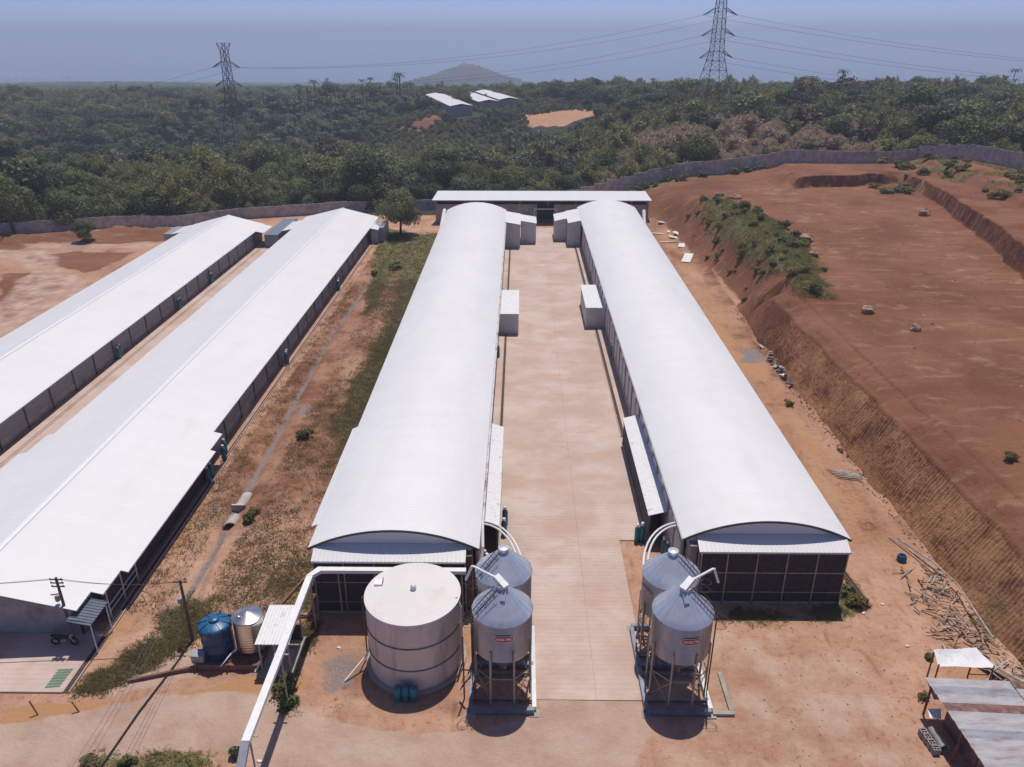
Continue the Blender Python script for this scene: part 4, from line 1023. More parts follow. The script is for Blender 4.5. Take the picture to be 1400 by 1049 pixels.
# ================================================================== ELEVATED WHITE DUCT
du = thing('overhead_duct', 'long white overhead duct bending past the round beige tank', 'duct', (-14.1,36,0))
zd = 4.2; xd = -14.15
MB().box(xd-0.22,29.1,zd,xd+0.22,42.6,zd+0.26).build('duct_section','white_pipe',du)
MB().add([(xd-0.22,42.62,zd),(xd+0.22,42.62,zd),(xd+0.65,43.12,zd),(xd+0.65,43.56,zd),(xd+0.35,43.56,zd)]+[(xd-0.22,42.62,zd+0.26),(xd+0.22,42.62,zd+0.26),(xd+0.65,43.12,zd+0.26),(xd+0.65,43.56,zd+0.26),(xd+0.35,43.56,zd+0.26)],
   [(4,3,2,1,0),(5,6,7,8,9),(0,1,6,5),(1,2,7,6),(3,4,9,8),(4,0,5,9)]).build('duct_elbow','white_pipe',du)
MB().box(xd+0.66,43.13,zd+0.002,-3.6,43.55,zd+0.258).build('duct_section','white_pipe',du)
MB().add([(xd-0.22,29.08,zd),(xd+0.22,29.08,zd),(xd+0.22,29.08,zd+0.26),(xd-0.22,29.08,zd+0.26),(xd-0.24,25.5,zd-2.2),(xd+0.2,25.5,zd-2.2),(xd+0.2,25.5,zd-1.94),(xd-0.24,25.5,zd-1.94)],
   [(0,1,5,4),(1,2,6,5),(2,3,7,6),(3,0,4,7),(4,5,6,7)]).build('duct_section','zinc_blue',du)
for a, b_ in (((-14.15,29.6),zd),((-14.15,35.5),zd),((-14.1,42.4),zd),((-12.4,43.3),zd),((-9.6,43.3),zd),((-3.9,43.3),zd)):
    MB().tube([(a[0],a[1],-0.1),(a[0],a[1],b_)],0.055,8).build('post','steel_post',du)
MB().box(xd-0.4,35.5,zd-0.05,xd+0.45,35.62,zd-0.005).build('bracket','steel_post',du); MB().box(xd-0.4,29.6,zd-0.05,xd+0.45,29.72,zd-0.005).build('bracket','steel_post',du)
for lb, a, h_ in (('rusty standpipe left of the round tank', (-10.05,39.8), 4.9), ('rusty standpipe between the round tank and left silos', (-3.35,36.3), 4.9), ('rusty post between the round tank and left silos, further back', (-3.0,39.6), 4.4)):
    o = MB().tube([(a[0],a[1],-0.1),(a[0],a[1]+0.1,h_)],0.05,8).build('standpipe','rust_post'); tag(o, lb, 'pipe')
o = MB().bar((-2.9,38.6,0),(-3.6,37.4,1.3),0.07).bar((-3.6,37.2,0),(-2.9,38.4,0.1),0.06).build('leaning_timber','rust_post'); tag(o,'timber leaning between the round tank and left silos','timber')

# ================================================================== UTILITY POLES AND WIRES
def pole(x, y, h, label, arms):
    t = thing('utility_pole', label, 'utility pole', (x,y,0))
    MB().tube([(x,y,-0.2),(x,y,h)],0.13,10,0.085).build('shaft','wood_pole',t)
    for k in range(arms):
        z = h-0.15-0.28*k; MB().bar((x-0.42,y,z),(x+0.42,y,z),0.07).build('crossarm','wood_pole',t)
        for s in (-0.36,0,0.36): MB().lathe([(0.04,0),(0.055,0.05),(0.03,0.12),(0.001,0.13)],8,(x+s,y-0.06,z+0.03)).build('insulator','dark_post',t)
    MB().lathe([(0.13,0),(0.15,0.05),(0.15,0.4),(0.001,0.45)],10,(x-0.3,y,h-1.9)).build('transformer' if arms > 1 else 'lamp','grey_wall',t)
    if arms > 1: MB().bar((x-0.1,y,h-1.3),(x-0.55,y-0.2,h-1.25),0.09,0.05).build('lamp','steel_post',t)
    return t
pole(-30.15,40.75,5.6,'dark utility pole with crossarms in front of the near gabled shed',3)
pole(-22.3,41.2,5.1,'slim dark utility pole beside the blue tank on the grass',1)
def wire(p, q, sag, label, r=0.012, n=14):
    pts = []
    for k in range(n+1):
        t = k/n; pts.append((p[0]+(q[0]-p[0])*t, p[1]+(q[1]-p[1])*t, p[2]+(q[2]-p[2])*t-4*sag*t*(1-t)))
    o = MB().tube(pts, r, 4, caps=False).build('power_line','wire'); tag(o, label, 'wire', 'thin overhead wires by the utility poles'); return o
for k, dxw in enumerate((-0.36, 0, 0.36)):
    wire((-30.15+dxw,40.75,5.5),(-22.3+dxw*0.5,41.2,5.0),0.35,'thin wire strung between the two utility poles')
    wire((-30.15+dxw,40.75,5.5),(-52+dxw,39.0,6.5),0.6,'thin wire leading left from the utility pole at the gabled shed')
    wire((-22.3+dxw*0.5,41.2,5.0),(-22.0+dxw,26.0,4.5),0.5,'thin wire crossing above the front road')
    wire((-22.3+dxw*0.5,41.2,5.0),(-27.0+dxw*0.4,70,4.2),0.9,'thin wire running along the grassy strip')

# ================================================================== MOTORBIKE
mb_ = thing('motorbike', 'black motorbike parked in the shade beside the utility pole', 'motorbike', (-30.7,40.6,0.1))
def torus(c, R_, r_, n=18, m=7):
    v = []; f = []
    for i in range(n):
        for j in range(m):
            a = 2*math.pi*i/n; b = 2*math.pi*j/m; v.append((c[0]+(R_+r_*math.cos(b))*math.cos(a), c[1]+r_*math.sin(b), c[2]+(R_+r_*math.cos(b))*math.sin(a)))
    for i in range(n):
        for j in range(m): f.append((i*m+j, i*m+(j+1)%m, ((i+1)%n)*m+(j+1)%m, ((i+1)%n)*m+j))
    return v, f
for xw in (-31.35,-30.05):
    w = MB(); w.add(*torus((xw,40.6,0.40),0.24,0.065)); wo_ = w.build('wheel','rubber',mb_,smooth=True)
    rm = MB()
    for k in range(6): a = k*math.pi/6; rm.bar((xw-0.2*math.cos(a),40.6,0.40-0.2*math.sin(a)),(xw+0.2*math.cos(a),40.6,0.40+0.2*math.sin(a)),0.015)
    rm.build('spokes','bright_steel',wo_)
MB().tube([(-31.0,40.6,0.62),(-30.7,40.6,0.78),(-30.4,40.6,0.86),(-30.22,40.6,0.80)],0.13,10,0.09).build('fuel_tank','bike_black',mb_,smooth=True)
MB().tube([(-31.5,40.6,0.88),(-31.1,40.6,0.84),(-30.75,40.6,0.86)],0.10,8,0.11).build('seat','rubber',mb_,smooth=True)
MB().box(-30.95,40.5,0.33,-30.5,40.7,0.66).build('engine','steel_post',mb_)
MB().bar((-30.05,40.52,0.40),(-30.25,40.52,0.95),0.04).bar((-30.05,40.68,0.40),(-30.25,40.68,0.95),0.04).build('fork','bright_steel',mb_)
MB().tube([(-30.42,40.25,1.12),(-30.28,40.42,1.08),(-30.25,40.6,1.02),(-30.28,40.78,1.08),(-30.42,40.95,1.12)],0.02,6).build('handlebar','bike_black',mb_)
MB().lathe([(0.001,0),(0.09,0.02),(0.1,0.1),(0.001,0.14)],10,(-30.12,40.6,0.9)).build('headlight','bright_steel',mb_)

# small things by the front road
gf = thing('wire_crate', 'flat green wire frame lying on the concrete apron', 'frame', (-29.5,37.4,0.1))
for k in range(7): MB().bar((-29.95+k*0.13,36.75+0.02*k,0.14),(-29.85+k*0.13,38.25+0.02*k,0.14),0.03).build('bar','green_wire',gf)
for k in range(7): MB().bar((-29.98,36.8+k*0.24,0.175),(-29.05,36.9+k*0.24,0.175),0.03).build('bar','green_wire',gf)
for lb, (x, y), h_ in (('short rusty rod at the road edge, left of two', (-29.3,34.75), 1.0), ('short rusty rod at the road edge, right of two', (-26.9,35.0), 0.7)):
    o = MB().bar((x,y,-0.1),(x-0.35,y+0.1,h_),0.07).build('road_marker_post','rust_post'); tag(o, lb, 'post')
o = MB().tube([(-22.3,41.0,0.06),(-22.6,38.5,0.1),(-23.2,35,0.08),(-23.6,31,0.08),(-23.9,27,0.08)],0.05,6).build('black_cable','rubber'); tag(o,'black cable lying across the front road from the slim pole','cable')
o = MB().tube([(12.75,44.5,-0.1),(12.75,44.6,4.9)],0.05,8).build('standpipe','steel_post'); tag(o,'thin grey post standing before the right house screens','pipe')
cv = thing('culvert', 'grey concrete culvert over the drainage ditch in the strip', 'culvert', (-24.4,57,0))
def half_pipe(y0, y1, r, th):
    m = MB(); n = 12; P = []
    for yv in (y0, y1): P.append([(-24.5+(r+th)*math.cos(math.pi*k/n), yv+0.25*math.cos(math.pi*k/n), -0.25+(r+th)*math.sin(math.pi*k/n)) for k in range(n+1)])
    m.grid(P); P2 = [[(-24.5+r*math.cos(math.pi*k/n), yv+0.25*math.cos(math.pi*k/n), -0.25+r*math.sin(math.pi*k/n)) for k in range(n+1)] for yv in (y1, y0)]
    m.grid(P2)
    m.grid([P[0], P2[1]]); return m
half_pipe(57.6,59.6,0.42,0.1).build('pipe_section','block_wall',cv); half_pipe(54.8,56.2,0.42,0.1).build('pipe_section','block_wall',cv)
MB().box(-25.1,57.35,-0.4,-23.9,57.55,0.36).build('headwall','block_wall',cv)

# ================================================================== BOTTOM RIGHT SHACK, TARP, PIPE, DEBRIS
sk = thing('tin_shack', 'rusty patchwork tin-roofed shack at the bottom right corner', 'shack', (28,33,0))
nsh = 12; mts = ['zinc_sheet','zinc_blue','zinc_sheet','rust_sheet','zinc_sheet','zinc_sheet','zinc_blue','zinc_sheet','zinc_sheet','zinc_sheet','zinc_blue','zinc_sheet']
for k in range(nsh):
    ya = 35.75-0.62*(k+1); yb_ = 35.75-0.62*k+0.05; n = 16; m = MB(); P = []
    for q in range(n*2+1):
        xx = 24.55+5.1*q/(n*2)+0.03*k; zz = 2.5-0.012*k+rnd.uniform(-.005,.005)
        P.append([(xx,yb_+(ya-yb_)*j/12-0.10*(xx-24.5)*0.5,zz+0.03*(1-j/12)+0.011*((j%2)*2-1)) for j in range(13)])
    P2 = []
    for q in range(n+1):
        xx = 29.45+3.4*q/n+0.03*k; P2.append([(xx,yb_+(ya-yb_)*j/12-0.25-0.02*q,2.56-0.012*k+0.03*(1-j/12)+0.011*((j%2)*2-1)) for j in range(13)])
    m.grid(P).build('roof_sheet', mts[k], sk)
    MB().grid(P2).build('roof_sheet', mts[(k+3)%12] if k != 1 else 'zinc_sheet', sk)
for xx, yv in ((24.75,35.3),(24.9,32.0),(25.0,29.0),(29.3,35.0),(32.4,34.6),(27,35.2)): MB().bar((xx,yv,-0.2),(xx,yv,2.46),0.10).build('post','rust_post',sk)
MB().box(25.6,31.0,0,29.3,31.1,2.3).build('wall_board','plank',sk); MB().box(25.6,31.2,0,25.7,34.6,2.0).build('wall_board','rust_sheet',sk); MB().box(25.8,34.7,0,29.3,34.8,1.9).build('wall_board','plank',sk)
o = MB().quad((24.35,34.1,1.05),(24.9,33.9,1.2),(25.2,34.6,1.25),(24.5,34.75,1.1)).quad((24.5,34.75,1.08),(25.2,34.6,1.23),(24.9,33.9,1.18),(24.35,34.1,1.03)).build('side_flap','white_sheet',sk)
tp = thing('tarp_shelter', 'white tarp stretched on posts behind the tin shack', 'shelter', (27.8,37.7,0))
P = []
for i in range(9):
    row = []
    for j in range(6):
        u, v = i/8, j/5; a = Vector((26.3,38.3,0)).lerp(Vector((29.1,38.5,0)), u); b = Vector((26.1,37.15,0)).lerp(Vector((29.6,37.05,0)), u); p = a.lerp(b, v)
        row.append((p.x, p.y, 2.35-0.25*v-0.12*math.sin(math.pi*u)*math.sin(math.pi*v)+0.03*math.sin(9*u+5*v)))
    P.append(row)
MB().grid(P).build('tarp','white_sheet',tp)
for xx, yv in ((26.35,38.25),(29.05,38.4),(26.15,37.2),(29.5,37.1)): MB().bar((xx,yv,-0.2),(xx,yv,2.2),0.07).build('post','rust_post',tp)
for lb,x,y,r,h_ in (('pale sack of rubbish under the white tarp, larger one',27.7,37.3,0.42,0.7),('pale sack of rubbish under the white tarp, smaller one',27.0,37.2,0.28,0.45)):
    o = MB().lathe([(0.001,0),(r,0.02),(r*1.1,h_*0.4),(r*0.8,h_*0.8),(0.15,h_),(0.001,h_+0.03)],12,(x,y,0)).build('sack','white_sheet',smooth=True); tag(o, lb, 'sack')
cp = thing('concrete_pipe', 'short grey concrete pipe lying beside hollow blocks', 'pipe', (24.55,33.2,0))
n = 20; th = 0.06; r = 0.30; P = []
for rr, (ya, yb_) in ((r,(32.55,33.95)),(r-th,(33.95,32.55))):
    P.append([[(24.62+rr*math.cos(2*math.pi*k/n)-0.06*(yv-33.2), yv, 0.30+rr*math.sin(2*math.pi*k/n)) for k in range(n+1)] for yv in (ya, yb_)])
MB().grid(P[0]).grid(P[1]).grid([P[0][0], P[1][1]][::-1]).grid([P[0][1], P[1][0]]).build('pipe_wall','concrete_wall',cp)
hb = thing('hollow_block_stack', 'stack of grey hollow blocks beside the short concrete pipe', 'blocks', (24.0,33,0))
for k in range(4):
    for lv in range(1):
        yb0 = 32.35+0.40*k; xb0 = 23.92-0.05*k; m = MB(); zt = 0.42
        m.box(xb0,yb0,0,xb0+0.05,yb0+0.38,zt).box(xb0+0.35,yb0,0,xb0+0.40,yb0+0.38,zt)
        for q in range(3): m.box(xb0+0.051,yb0+0.165*q,0,xb0+0.349,yb0+0.165*q+0.05,zt-0.002)
        m.box(xb0+0.175,yb0+0.052,0,xb0+0.215,yb0+0.163,zt-0.004)
        m.box(xb0+0.05,yb0+0.05,0,xb0+0.35,yb0+0.33,0.05)
        m.build('block','hollow_block',hb)
db = thing('debris_pile', 'heap of broken timber and scrap at the foot of the earth bank', 'debris', (31.0,43.5,0), None)
r2 = random.Random(11)
def scatter_plank(par, cx, cy, sx, sy, zmax, mt):
    t = r2.random(); x = cx+r2.gauss(0,sx); y = cy+r2.gauss(0,sy); L = r2.uniform(0.3,1.2)*(1 if r2.random() < 0.8 else 2.0); a = r2.uniform(0,math.pi); e = r2.uniform(-0.25,0.3)
    z = Tz(x,y)+0.06+r2.random()*zmax
    d = Vector((math.cos(a)*math.cos(e),math.sin(a)*math.cos(e),math.sin(e)))*L/2
    MB().bar((x-d.x,y-d.y,max(z-d.z,Tz(x,y)+0.02)),(x+d.x,y+d.y,z+d.z),r2.uniform(0.04,0.13),r2.uniform(0.02,0.06)).build('plank',mt,par)
for k in range(150):
    t = r2.random(); cx_ = 29.2+2.6*r2.random(); cy_ = 39.8+t*9.2
    scatter_plank(db, cx_+0.5*t, cy_, 0.45, 0.4, 0.4*(1-abs(t-0.35)), ['plank','plank','plank','rust_post','grey_plank','plank'][r2.randrange(6) if r2.random() < 0.8 else 0])
for k in range(60): scatter_plank(db, 31.4+r2.uniform(-1,2.0), 37.8+r2.uniform(-1.4,2.0), 0.4, 0.4, 0.5, ['plank','rust_sheet','grey_plank'][r2.randrange(3)])
for k in range(3): MB().bar((30.2+0.28*k,39.6,0.3),(33.0+0.28*k,35.0,0.75),0.24,0.06).build('plank',['plank','rust_post','grey_plank'][k],db)
for lb, pts, r_ in (('long thin pole curving along the debris pile, nearer the bank', [(31.0,53.2,0.25),(32.2,49.9,0.45),(32.55,46.9,0.7),(32.2,43.4,0.75),(31.9,41.0,0.9)], 0.065),
                    ('long thin pole at the far end of the debris pile', [(30.5,53.6,0.1),(31.6,50.6,0.3),(32.2,48.3,0.4)], 0.055)):
    o = MB().tube(pts, r_, 7).build('timber_pole','grey_plank'); tag(o, lb, 'pole')
bb = thing('plastic_barrel', 'crushed dark blue plastic barrel beside the long pole', 'barrel', (30.2,50.6,0))
MB().lathe([(0.3,0),(0.36,0.1),(0.35,0.35),(0.28,0.5),(0.22,0.5),(0.26,0.3),(0.001,0.2)],14,(30.2,50.6,0.02)).build('body','blue_plastic',bb,smooth=True)
MB().lathe([(0.37,0.12),(0.39,0.15),(0.37,0.18)],14,(30.2,50.6,0.02)).build('hoop','teal',bb)
tl = thing('timber_boards', 'few loose boards lying on the dirt track beside the bank ditch', 'boards', (30.3,64,0))
for k in range(5): MB().bar((29.4+0.1*k,64.6-0.35*k,0.12),(31.6+0.2*k,63.8-0.28*k,0.12),0.14,0.05).build('board','grey_plank',tl)
lb_ = thing('loose_beams', 'dark beams leaning at the near right corner of the right house', 'beams', (24.6,46.2,0))
for k in range(3): MB().bar((24.0+0.15*k,47.6,1.2+0.1*k),(25.3+0.12*k,45.0,0.1),0.14,0.10).build('beam','rust_post',lb_)
lj = MB().bar((-15.2,51.0,0.2),(-17.4,44.3,0.1),0.16,0.12).build('timber_beam','rust_post'); tag(lj,'brown timber beam lying beside the near left corner of the left house','beam')
lj = MB().bar((-16.2,43.6,0.2),(-14.6,43.7,0.2),0.2,0.12).build('timber_beam','plank'); tag(lj,'short plank lying in front of the left house corner','beam')
# white boards on the track behind the right house
r3 = random.Random(5)
for k, (px_, py_, L, w_) in enumerate([(940,352,5.5,1.6),(932,335,2.0,1.2),(922,325,2.4,0.9),(925,322,1.6,1.2),(913,330,3.2,0.35),(905,308,1.6,0.9),(898,318,2.4,0.5),(914,316,1.4,0.5)]):
    x, y = G(px_,py_,0.3); a = R(72 if k in (0,1) else r3.uniform(0,180)); d = Vector((math.cos(a),math.sin(a),0))*L/2
    z = Tz(x,y)+0.12
    o = MB().bar((x-d.x,y-d.y,z),(x+d.x,y+d.y,z+r3.uniform(0,0.3)),w_,0.08).build('foam_board','white_sheet')
    tag(o, ['large white board lying on the track behind the right house','square white board beyond the large one on the track','white board nearer the far corner of the right house','small white board beside the far red slope','narrow white strip lying across the track','white board right at the far corner of the right house','white strip along the far wall of the right house','small greenish white board on the red slope'][k], 'board')
# rubbish pile beside the puddle of gravel
rp = thing('rubbish_pile', 'grey and white rubbish heap at the foot of the bank beside a gravel patch', 'rubbish', (33.2,92,0))
for k in range(46):
    x = 32.6+r3.gauss(0,0.55); y = 90.5+r3.gauss(0,2.6); L = r3.uniform(0.3,1.3); a = r3.uniform(0,3.1); z = Tz(x,y)+0.1+r3.random()*0.4; d = Vector((math.cos(a),math.sin(a),r3.uniform(-.3,.3)))*L/2
    MB().bar((x-d.x,y-d.y,z-d.z),(x+d.x,y+d.y,z+d.z),r3.uniform(0.1,0.6),r3.uniform(0.04,0.15)).build('scrap',['white_sheet','grey_plank','dark_post','zinc_sheet','plank'][r3.randrange(5)],rp)
# litter specks on the dirt
LIT = []
for k, (px_, py_, lb) in enumerate([(1241,883,'white crumpled litter lying on the dirt near the tarp'),(1181,838,'pale litter beside the grass at the right house corner'),(1207,826,'tiny white scrap on the dirt right of the right house'),(463,885,'white litter on the gravel near the beige tank'),(355,1040,'pale rubble beside the duct foot'),(498,585,'pale stone on the weedy strip')]):
    LIT.append((px_,py_,lb))

# boulders
def boulder(x, y, sx, sy, sz, seed, label, name='boulder', mt='boulder'):
    bmm = bmesh.new(); bmesh.ops.create_icosphere(bmm, subdivisions=2, radius=1)
    for v in bmm.verts:
        p = v.co; n_ = 0.45+1.1*float(fbm(np.array([p.x*1.1+seed*3.1+p.z]), np.array([p.y*1.1+p.z*0.9]), 2, seed)[0])
        v.co = Vector((p.x*sx*n_, p.y*sy*n_, max(p.z,-0.5)*sz*n_))
    me = bpy.data.meshes.new(name); bmm.to_mesh(me); bmm.free(); me.materials.append(MATS[mt])
    o = bpy.data.objects.new(name, me); COL.objects.link(o); o.location = (x,y,Tz(x,y)+sz*0.35); tag(o, label, 'boulder'); return o
for k, (px_, py_, z, s, lb) in enumerate([(1101,325,6.6,1.3,'large tan boulder at the edge of the overgrown mound'),(1185,428,5.9,0.85,'pale angular boulder on the red plateau'),(1252,452,5.9,0.7,'small pale rock on the red plateau beyond the angular boulder'),(1008,263,7.5,1.0,'reddish rock on the bare ground before the perimeter wall'),(985,260,7.5,0.9,'dark broken rock before the perimeter wall'),(1113,347,6.5,0.9,'flat brown rock below the large tan boulder'),(1262,570,5.8,0.5,'dark clod on the plateau near the bank'),(1265,293,6.3,1.2,'dark clump of earth on the plateau floor')]):
    x, y = G(px_,py_,z); boulder(x,y,s,s*0.8,s*0.75,k+3,lb,mt='boulder')
for k, (px_,py_,lb) in enumerate(LIT):
    x, y = G(px_,py_,0.05); o = boulder(x,y,0.15,0.10,0.09,k+31,lb,name='litter',mt='white_sheet'); o['category'] = 'litter'
def ZI(x, y):
    i = min(max(int(np.searchsorted(xs, x)),1),nx-1); j = min(max(int(np.searchsorted(ys, y)),1),ny-1)
    u = (x-xs[i-1])/(xs[i]-xs[i-1]); v_ = (y-ys[j-1])/(ys[j]-ys[j-1])
    return (Z[i-1,j-1]*(1-u)+Z[i,j-1]*u)*(1-v_)+(Z[i-1,j]*(1-u)+Z[i,j]*u)*v_
rocks = MB(); r5 = random.Random(9)
for k in range(700):
    y = r5.uniform(36,112); x = float(toe_x(y))-abs(r5.gauss(0.1,0.5)); s = 0.05+0.16*r5.random()**2; z = float(ZI(x,y))
    v = [(x+s*math.cos(q*1.26+r5.random())*r5.uniform(.7,1.2), y+s*math.sin(q*1.26)*r5.uniform(.7,1.2), z-0.04) for q in range(5)]
    rocks.add(v+[(x+r5.gauss(0,s*.2),y,z+s*0.9)], [(i,(i+1)%5,5) for i in range(5)])
for k in range(1700):
    x = r5.uniform(39,95); y = 45+150*r5.random()**1.4
    if poly_sd(np.array([x]), np.array([y]), MOUND)[0] > 0 or y > float(wall_y(x))-3 or x > 100: continue
    s = 0.06+0.22*r5.random()**2.2; z = float(ZI(x,y)); v = [(x+s*math.cos(q*1.26+r5.random())*r5.uniform(.7,1.2), y+s*math.sin(q*1.26)*r5.uniform(.7,1.2), z-0.05) for q in range(5)]
    rocks.add(v+[(x+r5.gauss(0,s*.2),y,z+s*0.8)], [(i,(i+1)%5,5) for i in range(5)])
for k in range(300):
    x = r5.uniform(12,33); y = r5.uniform(31,44)
    if (x < 13.5) : continue
    s = r5.uniform(0.03,0.1); z = Tz(x,y); v = [(x+s*math.cos(q*1.26+r5.random()), y+s*math.sin(q*1.26), z-0.02) for q in range(5)]
    rocks.add(v+[(x,y,z+s*0.8)], [(i,(i+1)%5,5) for i in range(5)])
tag(rocks.build('stones','boulder'), 'small stones scattered on the bare earth', 'stones', kind='stuff')

# ================================================================== PERIMETER WALLS
def wall_run(label, pts, hgt, plen=4.6, step=True):
    w = thing('perimeter_wall', label, 'wall', (pts[0][0],pts[0][1],0))
    for (xa, ya), (xb, yb_) in zip(pts[:-1], pts[1:]):
        L = math.hypot(xb-xa, yb_-ya); n = max(1, round(L/plen)); d = Vector((xb-xa, yb_-ya, 0))/L; nrm = Vector((-d.y, d.x, 0))
        for k in range(n):
            p = Vector((xa,ya,0))+d*(L*k/n); q = Vector((xa,ya,0))+d*(L*(k+1)/n)
            za_, zc_ = Tz(p.x,p.y), Tz(q.x,q.y); zb = min(za_, zc_)-0.6; jj = rnd.uniform(-0.06,0.06); mid_ = (za_+zc_)/2; ta = hgt+jj+0.35*za_+0.65*mid_; tq = hgt+jj+0.35*zc_+0.65*mid_; top = ta
            a, b = p+d*0.13, q-d*0.13
            MB().add([a-nrm*0.08+Vector((0,0,zb)), b-nrm*0.08+Vector((0,0,zb)), b+nrm*0.08+Vector((0,0,zb)), a+nrm*0.08+Vector((0,0,zb)),
                      a-nrm*0.08+Vector((0,0,ta)), b-nrm*0.08+Vector((0,0,tq)), b+nrm*0.08+Vector((0,0,tq)), a+nrm*0.08+Vector((0,0,ta))],
                      [(3,2,1,0),(4,5,6,7),(0,1,5,4),(1,2,6,5),(2,3,7,6),(3,0,4,7)]).build('panel','block_wall',w)
            MB().bar((p.x,p.y,zb),(p.x,p.y,top+0.06),0.25,0.25,up=tuple(d)).build('pillar','block_wall',w)
    return w
wall_run('long grey block wall stepping up behind the red plateau', [(2,187.2),(27,188),(44,192.3),(62,199.2),(82,205.2),(101.8,207.3)], 3.4, 3.2)
wall_run('grey block wall running towards the right edge of the plateau', [(101.9,207.1),(106.2,197.5),(112.2,177),(118.2,150)], 3.5)
wall_run('grey block wall along the forest behind the left sheds', [(-125,149),(-97,159.8),(-86,164),(-73,164.2),(-62,172.6),(-40,180),(-20,186),(1.8,187)], 2.5)
cs = MB().box(-74,161.2,0,-64.5,162.4,0.5).build('concrete_slab_strip','concrete_wall'); tag(cs,'pale concrete strip at the foot of the left wall','slab')

# ================================================================== FAR SHEDS
FS = [((-60.7,542),(-51,542),(-27.2,460),(-37.9,451)), ((-45.5,562),(-34.5,569),(-13.6,485),(-23.0,485)), ((-28.5,569),(-22.2,577),(-3.9,507),(-9.5,496))]
for k, q in enumerate(FS):
    c = [Vector((a,b,0)) for a,b in q]
    base = -2.4
    t = thing('distant_shed', ['white roofed shed in the forest, leftmost of three','white roofed shed in the forest, middle of three','white roofed shed in the forest, rightmost of three'][k], 'shed', (c[2].x,c[2].y,base), 'white sheds far off in the forest')
    axis_ = ((c[0]+c[1])/2-(c[2]+c[3])/2); L = axis_.length; ax = axis_.normalized(); nr = Vector((ax.y,-ax.x,0)); w_ = 6.5; mid = (c[2]+c[3])/2
    rl_ = []; 
    for s in (-1, 1):
        a = mid+nr*s*w_; b = mid+ax*L+nr*s*w_; r0 = mid.copy(); r1 = mid+ax*L
        f_ = [(a.x,a.y,base+3.2),(b.x,b.y,base+3.2),(r1.x,r1.y,base+4.3),(r0.x,r0.y,base+4.3)]
        MB().add(f_, [(0,1,2,3) if s > 0 else (3,2,1,0)]).build('roof_slope','white_roof' if s < 0 else 'pale_roof',t)
    m = MB(); e_ = w_-0.6
    pr = [mid+nr*-e_, mid+nr*e_, mid+ax*L+nr*e_, mid+ax*L+nr*-e_]
    m.prism([(p.x,p.y) for p in pr], base-4, base+3.1).build('walls','grey_wall',t)
# distant tower block near the coast
db_ = thing('distant_building', 'tiny pale building on the far skyline', 'building', (-360,1560,-60))
for k in range(3): MB().box(-372+6*k,1560,-70,-366.3+6*k,1566,-40-2*abs(k-1)*3).build('tower','white_panel',db_)
r6 = random.Random(3)
for k in range(14):
    x = -3600+r6.uniform(0,700); y = 5250+r6.uniform(-60,100); h_ = r6.uniform(10,28)
    if k % 2: x = -3300+r6.uniform(-350,500)
    m = MB(); z = -246; m.box(x,y,z,x+r6.uniform(15,50),y+30,z+h_+6); o = m.build('coastal_building','white_sheet'); tag(o,'pale block in the far coastal town at the left edge','building','coastal town buildings at the left edge')

# ================================================================== PYLONS
def pylon(x, y, z, H, label, arms, top_spread, rz=0.0, slim=1.0):
    t = thing('pylon', label, 'pylon', (x,y,z))
    m = MB(); Mr = Matrix.Rotation(rz, 3, 'Z')
    def hw(f):   # half width at height fraction
        return np.interp(f, [0,0.12,0.52,0.9,0.97,1.0], [7.0,6.0,2.2,1.6,1.5,top_spread])
    def P_(sx, sy, f):
        w = float(hw(f))*(slim if f < 0.95 else 1.0); q = Mr @ Vector((sx*w, sy*w, 0)); return (x+q.x, y+q.y, z+f*H)
    lv = [0,0.13,0.25,0.38,0.46,0.54,0.62,0.70,0.78,0.86,0.93,1.0]
    legs = [(-1,-1),(1,-1),(1,1),(-1,1)]
    for (sx, sy) in legs:
        g = MB()
        for a, b in zip(lv[:-1], lv[1:]): g.bar(P_(sx,sy,a), P_(sx,sy,b), 0.22)
        g.build('leg','pylon_steel',t)
    for a, b in zip(lv[:-1], lv[1:]):
        for i in range(4):
            A, B = legs[i], legs[(i+1)%4]
            m.bar(P_(*A,a), P_(*B,b), 0.10); m.bar(P_(*B,a), P_(*A,b), 0.10); m.bar(P_(*A,b), P_(*B,b), 0.12)
    m.build('lattice','pylon_steel',t)
    tips = []
    for f, ln in arms:
        for s in (-1, 1):
            a = MB(); w = float(hw(f)); q = Mr @ Vector((s*ln,0,0)); tip = (x+q.x, y+q.y, z+f*H-ln*0.38)
            for sy in (-1,1): a.bar(P_(s,sy,f), tip, 0.22)
            a.bar(P_(s,-1,f-0.03), tip, 0.16); a.build('crossarm','pylon_steel',t); tips.append(tip)
    return tips
zb1 = 7.0
tR = pylon(78.5,340,zb1,44.5,'tall lattice pylon rising above the forest on the right',[(0.895,7.2),(0.726,7.2),(0.544,7.2)],1.2,R(12))
tL = pylon(-119.5,340,-10.5,44.5,'lattice pylon standing in the valley on the left',[(0.85,6.4),(0.69,6.4),(0.53,6.4)],1.9,R(-15),0.72)
def hv(p, q, sag, lb):
    pts = [(p[0]+(q[0]-p[0])*k/24, p[1]+(q[1]-p[1])*k/24, p[2]+(q[2]-p[2])*k/24-4*sag*(k/24)*(1-k/24)) for k in range(25)]
    tag(MB().tube(pts, 0.045, 4, caps=False).build('power_line','wire'), lb, 'wire', 'high voltage lines between the pylons')
for i, tip in enumerate(tR):
    s = 1 if i % 2 else -1
    hv(tip, (tip[0]+330, tip[1]+60+8*s, tip[2]-22), 8, 'high voltage line sagging right from the right pylon')
    if i < 4:
        q = tL[i]; hv(tip, q, 6, 'high voltage line spanning between the two pylons')
for i, tip in enumerate(tL): hv(tip, (tip[0]-200, tip[1]+120+6*i, tip[2]-26), 5, 'high voltage line descending left from the left pylon')
